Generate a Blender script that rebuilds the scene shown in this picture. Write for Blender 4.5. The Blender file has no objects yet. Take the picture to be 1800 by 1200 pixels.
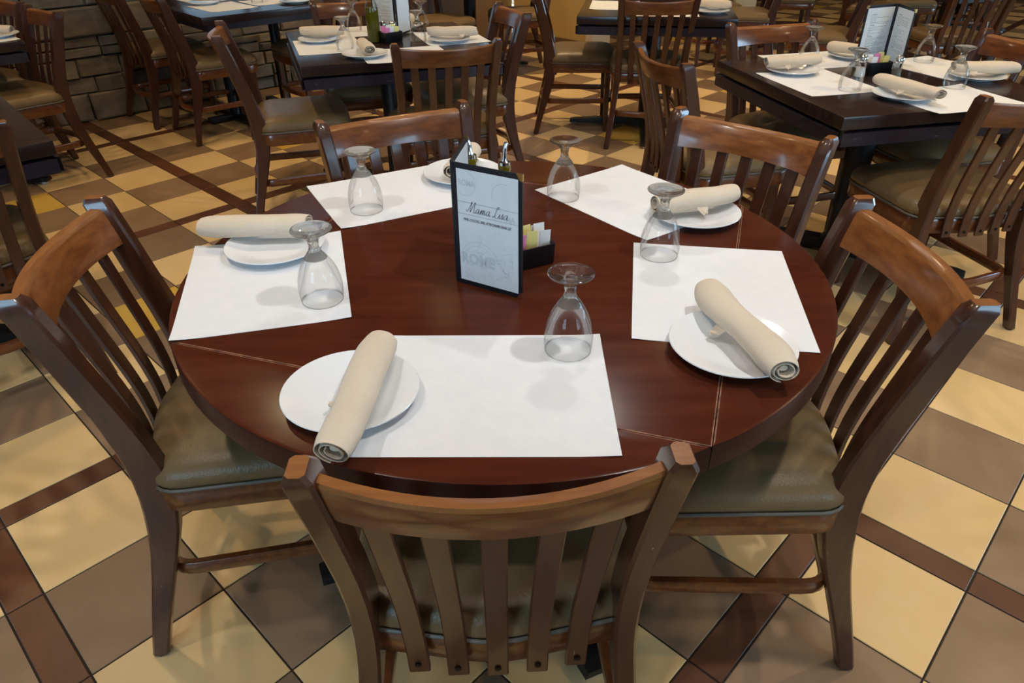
import bpy, bmesh, math, random
from mathutils import Vector, Matrix, noise
random.seed(7)
sc = bpy.context.scene
COL = sc.collection
PI = math.pi
R = math.radians

# ------------------------------------------------------------------ camera
cam_d = bpy.data.cameras.new('camera')
cam = bpy.data.objects.new('camera', cam_d); COL.objects.link(cam)
cam_d.sensor_fit = 'HORIZONTAL'; cam_d.sensor_width = 36.0
cam_d.lens = 36.0 * 1243.42 / 1800.0
cam_d.clip_start = 0.05; cam_d.clip_end = 100
pitch, roll = R(32.8967), R(-0.50865)
f = Vector((0, math.cos(pitch), -math.sin(pitch)))
u0 = Vector((0, math.sin(pitch), math.cos(pitch))); r0 = Vector((1, 0, 0))
rt = math.cos(roll) * r0 + math.sin(roll) * u0
up = -math.sin(roll) * r0 + math.cos(roll) * u0
m = Matrix((rt, up, -f)).transposed().to_4x4(); m.translation = Vector((0, 0, 1.42))
cam.matrix_world = m
sc.camera = cam

# ------------------------------------------------------------------ exposure, world
sc.view_settings.view_transform = 'Standard'
sc.view_settings.look = 'None'
sc.view_settings.exposure = 0.0
sc.view_settings.gamma = 1.0
sc.view_settings.use_curve_mapping = False
world = bpy.data.worlds.new('sky'); sc.world = world
world.use_nodes = True
WN = world.node_tree.nodes
WN['Background'].inputs[0].default_value = (0.46, 0.74, 1.0, 1)
WN['Background'].inputs[1].default_value = 12.5
try:
    sc.cycles.sample_clamp_indirect = 4.0
    sc.cycles.max_bounces = 8
    sc.cycles.transparent_max_bounces = 16
    sc.cycles.blur_glossy = 1.0
except Exception:
    pass

# ceiling spots: (x, y, power)
LAMPS = [(0.90, 0.96, 57, 1), (-0.98, 0.84, 36, 1), (0.02, -0.12, 24, 1), (2.9, 0.9, 52, 0), (-2.7, 1.1, 24, 0),
         (0.55, 2.75, 44, 1), (-1.55, 2.45, 38, 0), (2.55, 2.35, 52, 0), (-2.9, 3.1, 40, 0),
         (-0.55, 4.35, 20, 0), (1.35, 3.95, 40, 0), (-2.2, 4.55, 34, 0), (3.2, 4.2, 46, 0),
         (0.25, 6.3, 115, 0), (2.0, 6.0, 34, 0), (-1.0, 6.1, 26, 0), (4.3, 6.6, 38, 0), (3.2, 8.6, 30, 0),
         (-2.4, -1.4, 8, 0), (3.0, -1.4, 12, 0), (6.0, 9.2, 36, 0), (6.2, 5.0, 30, 0)]
CEIL = 2.95
WARM = (1.0, 0.72, 0.40)
SOFT = (1.0, 0.97, 0.93)         # the whiter lamps over the round table

# ------------------------------------------------------------------ helpers
def tag(o, label=None, cat=None, group=None, kind=None):
    if label: o['label'] = label
    if cat: o['category'] = cat
    if group: o['group'] = group
    if kind: o['kind'] = kind
    return o

def mesh_obj(name, me, mat=None, parent=None):
    o = bpy.data.objects.new(name, me); COL.objects.link(o)
    if mat is not None and len(me.materials) == 0:
        for mm in (mat if isinstance(mat, (list, tuple)) else [mat]): me.materials.append(mm)
    if parent: o.parent = parent
    return o

def obj(name, bm, mat=None, parent=None, smooth=None):
    bmesh.ops.recalc_face_normals(bm, faces=bm.faces)
    me = bpy.data.meshes.new(name); bm.to_mesh(me); bm.free()
    if smooth is not None:
        for p in me.polygons: p.use_smooth = True
        try: me.set_sharp_from_angle(angle=R(smooth))
        except Exception: pass
    return mesh_obj(name, me, mat, parent)

def empty(name, loc, rz=0.0):
    o = bpy.data.objects.new(name, None); COL.objects.link(o)
    o.location = loc; o.rotation_euler = (0, 0, rz); o.empty_display_size = 0.05
    return o

def dup(root, loc, rz, label=None, group=None):
    def rec(o, par):
        c = o.copy(); COL.objects.link(c)
        if par: c.parent = par
        for ch in list(o.children): rec(ch, c)
        return c
    r = rec(root, None)
    r.location = loc; r.rotation_euler = (0, 0, rz)
    if label: r['label'] = label
    if group: r['group'] = group
    return r

def box(bm, x0, x1, y0, y1, z0, z1, bev=0.0, mi=0):
    g = bmesh.ops.create_cube(bm, size=1.0)
    vs = g['verts']
    bmesh.ops.transform(bm, matrix=Matrix.Translation(((x0+x1)/2, (y0+y1)/2, (z0+z1)/2)) @ Matrix.Diagonal((x1-x0, y1-y0, z1-z0, 1)), verts=vs)
    fs = list({fc for v in vs for fc in v.link_faces})
    for fc in fs: fc.material_index = mi
    if bev > 0:
        es = list({e for v in vs for e in v.link_edges})
        bmesh.ops.bevel(bm, geom=es, offset=bev, segments=2, affect='EDGES', profile=0.6)
    return vs

def loft(bm, rings, closed=True, cap=True, mi=0):
    """rings: list of lists of points"""
    vr = [[bm.verts.new(p) for p in r] for r in rings]
    n = len(vr[0])
    for a, b in zip(vr[:-1], vr[1:]):
        for k in range(n if closed else n - 1):
            fc = bm.faces.new((a[k], a[(k+1) % n], b[(k+1) % n], b[k])); fc.material_index = mi
    if cap and closed:
        bm.faces.new(vr[0][::-1]).material_index = mi; bm.faces.new(vr[-1]).material_index = mi
    return vr

def lathe(bm, prof, seg=32, cx=0, cy=0, mi=0):
    """prof: (r, z) list; r=0 ends collapse to a point"""
    rows = []
    for r, z in prof:
        if r < 1e-6: rows.append([bm.verts.new((cx, cy, z))])
        else: rows.append([bm.verts.new((cx + r*math.cos(2*PI*k/seg), cy + r*math.sin(2*PI*k/seg), z)) for k in range(seg)])
    for a, b in zip(rows[:-1], rows[1:]):
        for k in range(seg):
            k2 = (k+1) % seg
            if len(a) == 1 and len(b) == 1: continue
            if len(a) == 1: fc = bm.faces.new((a[0], b[k2], b[k]))
            elif len(b) == 1: fc = bm.faces.new((a[k], a[k2], b[0]))
            else: fc = bm.faces.new((a[k], a[k2], b[k2], b[k]))
            fc.material_index = mi

def interp(tab, t):
    """smooth (catmull-rom) interpolation in a table of (t, v)"""
    if t <= tab[0][0]: return tab[0][1]
    if t >= tab[-1][0]: return tab[-1][1]
    for i in range(len(tab) - 1):
        if tab[i][0] <= t <= tab[i+1][0]:
            t1, v1 = tab[i]; t2, v2 = tab[i+1]
            t0, v0 = tab[i-1] if i > 0 else (2*t1 - t2, 2*v1 - v2)
            t3, v3 = tab[i+2] if i + 2 < len(tab) else (2*t2 - t1, 2*v2 - v1)
            m1 = (v2 - v0) / (t2 - t0); m2 = (v3 - v1) / (t3 - t1); h = t2 - t1; s = (t - t1) / h
            return (2*s**3 - 3*s*s + 1)*v1 + (s**3 - 2*s*s + s)*h*m1 + (-2*s**3 + 3*s*s)*v2 + (s**3 - s*s)*h*m2

def tube(bm, pts, rx, rz, seg=8, closed=False, flat=0.35, cap=True):
    """rounded-rectangle tube along horizontal-ish polyline pts; rx across, rz vertical"""
    rings = []; n = len(pts)
    for i, p in enumerate(pts):
        p = Vector(p)
        a = Vector(pts[(i-1) % n]) if (closed or i > 0) else p
        b = Vector(pts[(i+1) % n]) if (closed or i < n-1) else p
        t = (b - a).normalized(); side = t.cross(Vector((0, 0, 1)))
        if side.length < 1e-4: side = Vector((1, 0, 0))
        side.normalize(); nz = side.cross(t)
        ring = []
        for k in range(seg):
            an = 2*PI*(k + 0.5)/seg; c, s = math.cos(an), math.sin(an)
            c = math.copysign(abs(c)**flat, c) if flat != 1 else c
            s = math.copysign(abs(s)**flat, s) if flat != 1 else s
            ring.append(p + side*(rx*c) + nz*(rz*s))
        rings.append(ring)
    if closed: rings.append(rings[0])
    if closed:
        vr = [[bm.verts.new(q) for q in r] for r in rings[:-1]]; vr.append(vr[0])
        for a, b in zip(vr[:-1], vr[1:]):
            for k in range(seg): bm.faces.new((a[k], a[(k+1) % seg], b[(k+1) % seg], b[k]))
    else: loft(bm, rings, True, cap)

def round_poly(corners, radii, n=6):
    """2-D polygon with rounded corners (ccw)"""
    out = []; N = len(corners)
    for i in range(N):
        p = Vector(corners[i]).to_2d(); a = (Vector(corners[i-1]).to_2d() - p); b = (Vector(corners[(i+1) % N]).to_2d() - p)
        r = radii[i] if isinstance(radii, (list, tuple)) else radii
        an = a.angle(b); d = r / math.tan(an/2)
        p1 = p + a.normalized()*d; p2 = p + b.normalized()*d
        for k in range(n+1):
            t = k/n
            out.append(((1-t)**2*p1 + 2*t*(1-t)*p + t*t*p2))
    return out

# ------------------------------------------------------------------ materials
def mat(name, col, rough=0.5, metal=0.0, spec=0.5, coat=0.0, bump=None, noise_c=None, scale=(1, 1, 1), nscale=8.0, detail=4.0, rand=0.0, rough_var=0.0, trans=0.0, ior=1.45, sheen=0.0, fleck=None):
    """principled material; noise_c = second colour mixed in by stretched noise; bump = (scale, strength)"""
    mt = bpy.data.materials.new(name); mt.use_nodes = True
    nt = mt.node_tree; N = nt.nodes; L = nt.links
    b = N['Principled BSDF']
    b.inputs['Base Color'].default_value = (*col, 1); b.inputs['Roughness'].default_value = rough
    b.inputs['Metallic'].default_value = metal; b.inputs['Specular IOR Level'].default_value = spec
    b.inputs['Coat Weight'].default_value = coat; b.inputs['Coat Roughness'].default_value = 0.12
    b.inputs['Transmission Weight'].default_value = trans; b.inputs['IOR'].default_value = ior
    if sheen: b.inputs['Sheen Weight'].default_value = sheen
    if noise_c or bump or rough_var:
        tc = N.new('ShaderNodeTexCoord'); mp = N.new('ShaderNodeMapping')
        mp.inputs['Scale'].default_value = scale
        L.new(tc.outputs['Object'], mp.inputs['Vector'])
    src = None
    if noise_c:
        nz = N.new('ShaderNodeTexNoise'); nz.inputs['Scale'].default_value = nscale; nz.inputs['Detail'].default_value = detail
        nz.inputs['Roughness'].default_value = 0.6
        L.new(mp.outputs[0], nz.inputs['Vector'])
        cr = N.new('ShaderNodeValToRGB'); cr.color_ramp.elements[0].position = 0.36; cr.color_ramp.elements[1].position = 0.66
        cr.color_ramp.elements[0].color = (*col, 1); cr.color_ramp.elements[1].color = (*noise_c, 1)
        L.new(nz.outputs['Fac'], cr.inputs[0]); src = cr.outputs[0]
        if rand:
            oi = N.new('ShaderNodeObjectInfo'); hs = N.new('ShaderNodeHueSaturation'); mr = N.new('ShaderNodeMapRange')
            mr.inputs['To Min'].default_value = 1 - rand; mr.inputs['To Max'].default_value = 1 + rand
            L.new(oi.outputs['Random'], mr.inputs['Value']); L.new(mr.outputs[0], hs.inputs['Value'])
            L.new(src, hs.inputs['Color']); src = hs.outputs[0]
            ad = N.new('ShaderNodeVectorMath'); ad.operation = 'ADD'; sv = N.new('ShaderNodeVectorMath'); sv.operation = 'SCALE'
            sv.inputs[0].default_value = (13.0, 7.0, 29.0); L.new(oi.outputs['Random'], sv.inputs['Scale'])
            L.new(tc.outputs['Object'], ad.inputs[0]); L.new(sv.outputs[0], ad.inputs[1]); L.new(ad.outputs[0], mp.inputs['Vector'])
        if fleck:
            n3 = N.new('ShaderNodeTexNoise'); n3.inputs['Scale'].default_value = fleck[0]; n3.inputs['Detail'].default_value = 2; n3.inputs['Roughness'].default_value = 0.7
            L.new(mp.outputs[0], n3.inputs['Vector'])
            r3 = N.new('ShaderNodeMapRange'); r3.inputs['From Min'].default_value = fleck[1]; r3.inputs['From Max'].default_value = fleck[1] + 0.02
            L.new(n3.outputs['Fac'], r3.inputs['Value'])
            mc = N.new('ShaderNodeMixRGB'); mc.inputs[2].default_value = (*fleck[2], 1)
            L.new(r3.outputs[0], mc.inputs[0]); L.new(src, mc.inputs[1]); src = mc.outputs[0]
        L.new(src, b.inputs['Base Color'])
        if rough_var:
            mr2 = N.new('ShaderNodeMapRange'); mr2.inputs['To Min'].default_value = rough - rough_var; mr2.inputs['To Max'].default_value = rough + rough_var
            L.new(nz.outputs['Fac'], mr2.inputs['Value']); L.new(mr2.outputs[0], b.inputs['Roughness'])
    if bump:
        n2 = N.new('ShaderNodeTexNoise'); n2.inputs['Scale'].default_value = bump[0]; n2.inputs['Detail'].default_value = 3
        L.new(tc.outputs['Object'] if len(bump) < 3 else mp.outputs[0], n2.inputs['Vector'])
        bp = N.new('ShaderNodeBump'); bp.inputs['Strength'].default_value = bump[1]; bp.inputs['Distance'].default_value = 0.01
        L.new(n2.outputs['Fac'], bp.inputs['Height']); L.new(bp.outputs[0], b.inputs['Normal'])
    return mt

M = {}
M['beige'] = mat('beige tile', (0.71, 0.485, 0.212), 0.38, noise_c=(0.77, 0.545, 0.272), nscale=3.0, rand=0.05, bump=(60, 0.02), rough_var=0.06)
M['taupe'] = mat('taupe tile', (0.23, 0.142, 0.080), 0.42, noise_c=(0.29, 0.188, 0.112), nscale=5.0, rand=0.09, bump=(60, 0.03), rough_var=0.06)
M['gold'] = mat('gold tile', (0.60, 0.36, 0.06), 0.4, noise_c=(0.68, 0.43, 0.09), nscale=4.0, rand=0.05)
M['strip'] = mat('brown border tile', (0.088, 0.032, 0.016), 0.36, noise_c=(0.135, 0.052, 0.024), nscale=5.0, rand=0.12, rough_var=0.05)
M['grout'] = mat('grout', (0.03, 0.022, 0.016), 0.9)
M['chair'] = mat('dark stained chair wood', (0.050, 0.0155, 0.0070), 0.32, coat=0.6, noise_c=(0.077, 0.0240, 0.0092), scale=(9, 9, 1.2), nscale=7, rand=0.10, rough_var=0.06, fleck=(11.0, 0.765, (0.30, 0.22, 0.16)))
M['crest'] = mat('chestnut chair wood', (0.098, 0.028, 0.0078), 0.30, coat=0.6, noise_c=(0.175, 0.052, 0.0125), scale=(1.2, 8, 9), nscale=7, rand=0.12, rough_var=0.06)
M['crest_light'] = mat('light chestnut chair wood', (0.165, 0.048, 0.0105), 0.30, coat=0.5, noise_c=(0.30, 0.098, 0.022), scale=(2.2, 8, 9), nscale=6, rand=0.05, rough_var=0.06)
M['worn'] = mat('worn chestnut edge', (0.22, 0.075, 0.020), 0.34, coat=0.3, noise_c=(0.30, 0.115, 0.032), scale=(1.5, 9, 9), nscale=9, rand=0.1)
M['vinyl'] = mat('olive brown vinyl', (0.165, 0.108, 0.050), 0.36, spec=0.35, noise_c=(0.20, 0.130, 0.060), nscale=4, rand=0.06, bump=(220, 0.12))
M['piping'] = mat('vinyl piping', (0.13, 0.11, 0.085), 0.4)
M['table'] = mat('mahogany table top', (0.066, 0.0150, 0.0070), 0.22, spec=0.13, noise_c=(0.088, 0.021, 0.0085), scale=(1.0, 7, 1), nscale=4, rough_var=0.05, rand=0.06)
M['table_edge'] = mat('table edge', (0.030, 0.009, 0.007), 0.34, spec=0.2, noise_c=(0.05, 0.015, 0.009), nscale=6)
M['seam'] = mat('worn seam edge', (0.30, 0.13, 0.07), 0.6, noise_c=(0.07, 0.02, 0.012), nscale=60)
M['dark_table'] = mat('dark walnut table top', (0.020, 0.011, 0.009), 0.22, noise_c=(0.030, 0.015, 0.011), scale=(1, 8, 1), nscale=6, rand=0.1, rough_var=0.04)
M['dark_leaf'] = mat('dark folded leaf', (0.013, 0.010, 0.019), 0.30, noise_c=(0.028, 0.018, 0.024), scale=(3, 3, 30), nscale=6, fleck=(4.0, 0.70, (0.22, 0.19, 0.18)))
M['black'] = mat('black metal', (0.008, 0.008, 0.009), 0.4, metal=0.0)
M['blackplastic'] = mat('black plastic', (0.007, 0.008, 0.010), 0.3)
M['glide'] = mat('white glide', (0.7, 0.7, 0.68), 0.4)
M['screw'] = mat('dark screw', (0.02, 0.015, 0.012), 0.35, metal=0.8)
M['paper'] = mat('white paper mat', (0.77, 0.79, 0.82), 0.75, noise_c=(0.81, 0.82, 0.84), nscale=25, bump=(160, 0.05))
M['china'] = mat('white china', (0.83, 0.85, 0.87), 0.16, coat=0.3)
M['napkin'] = mat('beige napkin cloth', (0.68, 0.56, 0.42), 0.9, noise_c=(0.73, 0.61, 0.47), nscale=10, bump=(400, 0.25), sheen=0.2)
M['steel'] = mat('chrome', (0.82, 0.83, 0.85), 0.12, metal=1.0)
M['brass'] = mat('brass corner', (0.70, 0.50, 0.20), 0.25, metal=1.0)
M['page'] = mat('menu page', (0.75, 0.79, 0.81), 0.28, noise_c=(0.80, 0.83, 0.84), nscale=16)
M['ink'] = mat('black print', (0.04, 0.045, 0.05), 0.5)
M['ghost'] = mat('pale grey print', (0.54, 0.575, 0.60), 0.4)
M['ghost2'] = mat('light print', (0.62, 0.66, 0.69), 0.4)
M['cover'] = mat('black menu cover', (0.006, 0.008, 0.012), 0.45, bump=(300, 0.1))
M['oil'] = mat('olive oil', (0.16, 0.12, 0.004), 0.08, spec=0.6)
M['white_packet'] = mat('white packet', (0.80, 0.80, 0.78), 0.5)
M['pink_packet'] = mat('pink packet', (0.75, 0.22, 0.45), 0.5)
M['yellow_packet'] = mat('yellow packet', (0.82, 0.72, 0.25), 0.5)
M['salt'] = mat('salt', (0.82, 0.82, 0.80), 0.5)
M['pepper'] = mat('pepper', (0.10, 0.08, 0.06), 0.7, noise_c=(0.3, 0.26, 0.2), nscale=300)
M['plaster'] = mat('yellow plaster', (0.56, 0.36, 0.12), 0.8, noise_c=(0.62, 0.41, 0.15), nscale=4, bump=(30, 0.05))
M['trim'] = mat('cream trim', (0.60, 0.55, 0.42), 0.5)
M['base'] = mat('brown baseboard', (0.16, 0.085, 0.04), 0.5)
M['ceil'] = mat('warm ceiling', (0.17, 0.12, 0.08), 0.9)
M['sidewall'] = mat('tan wall', (0.22, 0.14, 0.075), 0.85, noise_c=(0.25, 0.165, 0.09), nscale=3)
M['frame'] = mat('window frame', (0.05, 0.035, 0.025), 0.4)
M['mortar'] = mat('dark mortar', (0.022, 0.020, 0.018), 0.95)
STONE = []
for k, (a, b2) in enumerate([((0.15, 0.125, 0.092), (0.24, 0.19, 0.135)), ((0.11, 0.114, 0.108), (0.19, 0.19, 0.172)),
                             ((0.19, 0.15, 0.10), (0.28, 0.22, 0.14)), ((0.125, 0.11, 0.092), (0.21, 0.175, 0.14))]):
    STONE.append(mat('ledge stone %d' % k, a, 0.85, noise_c=b2, nscale=7, scale=(1, 1, 2.5), rand=0.22, bump=(22, 0.5)))

def glass_solid():
    mt = bpy.data.materials.new('solid glass'); mt.use_nodes = True
    nt = mt.node_tree; nt.nodes.remove(nt.nodes['Principled BSDF'])
    g = nt.nodes.new('ShaderNodeBsdfGlass'); g.inputs['IOR'].default_value = 1.47; g.inputs['Roughness'].default_value = 0.0
    g.inputs['Color'].default_value = (0.97, 0.985, 0.98, 1)
    nt.links.new(g.outputs[0], nt.nodes['Material Output'].inputs[0])
    return mt
def glass_clear():
    """solid but bright stem glass: part refraction, part straight-through light"""
    mt = glass_solid(); nt = mt.node_tree; N = nt.nodes
    g = [n for n in N if n.type == 'BSDF_GLASS'][0]
    t = N.new('ShaderNodeBsdfTransparent'); mx = N.new('ShaderNodeMixShader'); mx.inputs[0].default_value = 0.3
    nt.links.new(g.outputs[0], mx.inputs[1]); nt.links.new(t.outputs[0], mx.inputs[2]); nt.links.new(mx.outputs[0], N['Material Output'].inputs[0])
    return mt
def glass_thin(tint=(0.992, 0.994, 0.994)):
    """thin-walled glass: straight-through light plus a Fresnel reflection"""
    mt = bpy.data.materials.new('thin glass'); mt.use_nodes = True
    nt = mt.node_tree; N = nt.nodes; L = nt.links; N.remove(N['Principled BSDF'])
    t = N.new('ShaderNodeBsdfTransparent'); t.inputs[0].default_value = (*tint, 1)
    g = N.new('ShaderNodeBsdfGlossy'); g.inputs['Roughness'].default_value = 0.02
    fr = N.new('ShaderNodeFresnel'); fr.inputs[0].default_value = 1.36
    mx = N.new('ShaderNodeMixShader'); mn = N.new('ShaderNodeMath'); mn.operation = 'MINIMUM'; mn.inputs[1].default_value = 0.5
    L.new(fr.outputs[0], mn.inputs[0]); L.new(mn.outputs[0], mx.inputs[0]); L.new(t.outputs[0], mx.inputs[1]); L.new(g.outputs[0], mx.inputs[2])
    L.new(mx.outputs[0], N['Material Output'].inputs[0])
    return mt
M['glass'] = glass_solid(); M['thin'] = glass_thin(); M['tinted'] = glass_thin((0.30, 0.30, 0.30)); M['bottle'] = glass_thin((0.80, 0.86, 0.83)); M['stem'] = glass_clear()
def emit(name, col, s):
    mt = bpy.data.materials.new(name); mt.use_nodes = True
    b = mt.node_tree.nodes['Principled BSDF']; b.inputs['Emission Color'].default_value = (*col, 1); b.inputs['Emission Strength'].default_value = s
    return mt
M['bulb'] = emit('lit bulb', (1, 0.78, 0.5), 4.0)

# ================================================================== room shell
TH = -0.76752538; S = 0.303265; W = 0.081247; OX, OY = -2.536367, 4.680642
ci, si = math.cos(TH), math.sin(TH)
def grid(i, j): return Vector((OX + i*ci + j*si, OY + i*si - j*ci, 0))
def span(n):
    """bands along one axis: list of (start, end, kind, index in block)"""
    out = []; P = 5*S + W
    for blk in range(-n, n):
        b0 = blk*P
        for k in range(5): out.append((b0 + k*S, b0 + (k+1)*S, 't', k))
        out.append((b0 + 5*S, b0 + 5*S + W, 's', 0))
    return out
floor = empty('floor', (0, 0, 0)); tag(floor, 'checkered floor of beige and taupe tiles with brown border strips', kind='structure')
bm = bmesh.new(); box(bm, -8, 10.5, -2.6, 14.2, -0.08, -0.003); obj('grout_bed', bm, M['grout'], floor)
def in_room(p): return -6.9 < p.x < 9.4 and -2.3 < p.y < 13.6
Fv = f; 
def in_view(p):
    d = p - Vector((0, 0, 1.42)); z = d.dot(Fv)
    if z < 0.2: return False
    return abs(d.dot(rt)/z) < 0.80 and abs(d.dot(up)/z) < 0.56
def tile_mesh(w, h, mt, name):
    bm = bmesh.new(); e = 0.0022; b = 0.0015
    lo = [(-w/2+e, -h/2+e), (w/2-e, -h/2+e), (w/2-e, h/2-e), (-w/2+e, h/2-e)]
    hi = [(-w/2+e+b, -h/2+e+b), (w/2-e-b, -h/2+e+b), (w/2-e-b, h/2-e-b), (-w/2+e+b, h/2-e-b)]
    loft(bm, [[(x, y, -0.006) for x, y in lo], [(x, y, -0.0012) for x, y in lo], [(x, y, 0) for x, y in hi]])
    bmesh.ops.recalc_face_normals(bm, faces=bm.faces)
    me = bpy.data.meshes.new(name); bm.to_mesh(me); bm.free(); me.materials.append(mt); return me
TM = {'beige': tile_mesh(S, S, M['beige'], 'tile'), 'taupe': tile_mesh(S, S, M['taupe'], 'tile'), 'gold': tile_mesh(S, S, M['gold'], 'tile'),
      'si': tile_mesh(W, S, M['strip'], 'border_tile'), 'sj': tile_mesh(S, W, M['strip'], 'border_tile'), 'ss': tile_mesh(W, W, M['strip'], 'border_tile')}
cells = []
OFFI, OFFJ = 0.0, W
for a0, a1, ka, ia in span(9):
    for b0, b1, kb, ib in span(9):
        i0, i1 = a0, a1; j0, j1 = b0 + OFFJ, b1 + OFFJ
        c = grid((i0+i1)/2, (j0+j1)/2)
        if not in_room(c): continue
        if ka == 't' and kb == 't': kind = 'gold' if (ia == 2 and ib == 2) else ('beige' if (ia+ib) % 2 == 0 else 'taupe')
        elif ka == 's' and kb == 's': kind = 'ss'
        elif ka == 's': kind = 'si'
        else: kind = 'sj'
        cells.append((kind, c))
rotz = TH
def place_tiles(kinds, name, cap):
    L = sorted([(c.length_squared if in_view(c) else 1e6 + c.length_squared, k, c) for k, c in cells if k in kinds], key=lambda t: t[0])
    for d, k, c in L[:cap]:
        o = bpy.data.objects.new(name, TM[k]); COL.objects.link(o); o.parent = floor
        o.location = c; o.rotation_euler = (0, 0, rotz)
    return L[cap:]
rest = place_tiles(('beige', 'taupe', 'gold'), 'tile', 290) + place_tiles(('si', 'sj', 'ss'), 'border_tile', 200)
bm = bmesh.new()
MI = {'beige': 0, 'taupe': 1, 'gold': 2, 'si': 3, 'sj': 3, 'ss': 3}
for d, k, c in rest:
    w = W if k in ('si', 'ss') else S; h = W if k in ('sj', 'ss') else S; e = 0.0025
    qs = []
    for sx, sy in ((-1, -1), (1, -1), (1, 1), (-1, 1)):
        x = sx*(w/2-e); y = sy*(h/2-e)
        qs.append(bm.verts.new((c.x + x*ci - y*si, c.y + x*si + y*ci, 0)))
    lo = [bm.verts.new((v.co.x, v.co.y, -0.005)) for v in qs]
    bm.faces.new(qs).material_index = MI[k]
    for q in range(4): bm.faces.new((qs[q], lo[q], lo[(q+1) % 4], qs[(q+1) % 4])).material_index = MI[k]
tag(obj('far_tile', bm, [M['beige'], M['taupe'], M['gold'], M['strip']], floor), kind='stuff')

# ceiling
cp = [(-7.2, -2.6), (9.7, -2.6), (9.7, 13.9), (0.72, 13.9), (0.72, 7.55), (0.05, 8.3), (-7.2, 1.40)]
bm = bmesh.new(); loft(bm, [[(x, y, zz) for x, y in cp] for zz in (CEIL, CEIL + 0.1)]); tag(obj('ceiling', bm, M['ceil']), 'warm tan ceiling with small round spot lamps', kind='structure')

# walls: straight slab between two points
def slab(bm, p, q, z0, z1, t, off=0.0, mi=0):
    p = Vector(p); q = Vector(q); d = (q-p).normalized(); n = Vector((-d.y, d.x))
    a = p + n*off; b = q + n*off; c = b + n*t; e = a + n*t
    loft(bm, [[(v.x, v.y, z0) for v in (a, b, c, e)], [(v.x, v.y, z1) for v in (a, b, c, e)]], mi=mi)
KN = Vector((0.05, 8.10)); dS = Vector((0.7240, 0.6898))       # corner of stone and plaster wall; direction of the stone wall
nS = Vector((-dS.y, dS.x))
ST = 1.26
def wp(t): return KN + dS*t                                   # point along the stone wall, t < 0 towards the window side
wl = empty('wall_left', (0, 0, 0)); tag(wl, 'ledge stone wall with dark recessed joints behind the left tables', kind='structure')
WT0, WT1, WZ0, WZ1 = -3.45, -2.25, 0.78, 1.95
bm = bmesh.new(); slab(bm, wp(-9.2), wp(WT0), -0.05, ST, 0.25, 0.05); slab(bm, wp(WT0), wp(WT1), -0.05, 0.73, 0.25, 0.05); obj('mortar_bed', bm, M['mortar'], wl)
bm = bmesh.new(); slab(bm, wp(-9.2), wp(WT0), ST, CEIL, 0.2, 0.07); slab(bm, wp(WT0), wp(WT1), WZ1, CEIL, 0.2, 0.07); slab(bm, wp(WT1), wp(0), -0.05, CEIL, 0.2, 0.03); obj('plaster', bm, M['sidewall'], wl)
bm = bmesh.new(); slab(bm, wp(-9.2), wp(WT0), ST, ST + 0.05, 0.30, -0.02); slab(bm, wp(WT0), wp(WT1), 0.73, 0.78, 0.30, -0.02); obj('ledge_cap', bm, M['chair'], wl)
w5 = empty('window_3', (wp(WT0) + nS*0.12).to_3d(), math.atan2(dS.y, dS.x)); tag(w5, 'low window above the stone wall by the long table', kind='structure')
bm = bmesh.new(); hw_ = WT1-WT0
for a in (0, hw_/2-0.02, hw_-0.04): box(bm, a, a+0.04, -0.03, 0.03, WZ0, WZ1)
for zz in (WZ0, WZ1-0.04): box(bm, 0, hw_, -0.028, 0.028, zz, zz+0.04)
obj('window_frame', bm, M['frame'], w5)
bm = bmesh.new(); box(bm, 0.04, hw_-0.04, -0.004, 0.004, WZ0+0.04, WZ1-0.04); obj('pane', bm, M['tinted'], w5)
# stones: random ashlar in courses
random.seed(11)
stones = []
z = 0.005; t_lo, t_hi = -7.0, WT1
while z < ST - 0.02:
    h = random.choice([0.10, 0.13, 0.16, 0.19]); h = min(h, ST - z)
    if ST - (z + h) < 0.06: h = ST - z
    t = t_lo - random.random()*0.2
    while t < t_hi:
        L_ = random.uniform(0.16, 0.50); t1 = min(t + L_, t_hi)
        if t_hi - t1 < 0.1: t1 = t_hi
        if random.random() < 0.45 and h > 0.12:
            s = random.uniform(0.42, 0.62)*h; stones += [(t, t1, z, z+s), (t, t1, z+s, z+h)]
        else: stones.append((t, t1, z, z+h))
        t = t1
    z += h
stones = [q for q in stones if not (q[1] > WT0 + 0.02 and q[3] > 0.74)]
for (t0, t1, z0, z1) in stones[:298]:
    g = 0.0035; bm = bmesh.new(); dep = random.uniform(0.012, 0.04)
    jit = lambda a=0.008: random.uniform(-a, a)
    cn = [(t0+g+jit(.004), z0+g+jit(.004)), (t1-g+jit(.004), z0+g+jit(.004)), (t1-g+jit(.004), z1-g+jit(.004)), (t0+g+jit(.004), z1-g+jit(.004))]
    tm, zm = (t0+t1)/2, (z0+z1)/2
    def pt(t, z, d): v = wp(t) - nS*d; return (v.x, v.y, z)
    back = [pt(a, b, -0.06) for a, b in cn]
    front = [pt(a, b, dep - 0.010 + jit(.004)) for a, b in cn]
    top = [pt(a + (tm-a)*0.09, b + (zm-b)*0.14, dep + jit(.010)) for a, b in cn]
    loft(bm, [back, front, top])
    obj('stone', bm, random.choice(STONE), wl)

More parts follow.
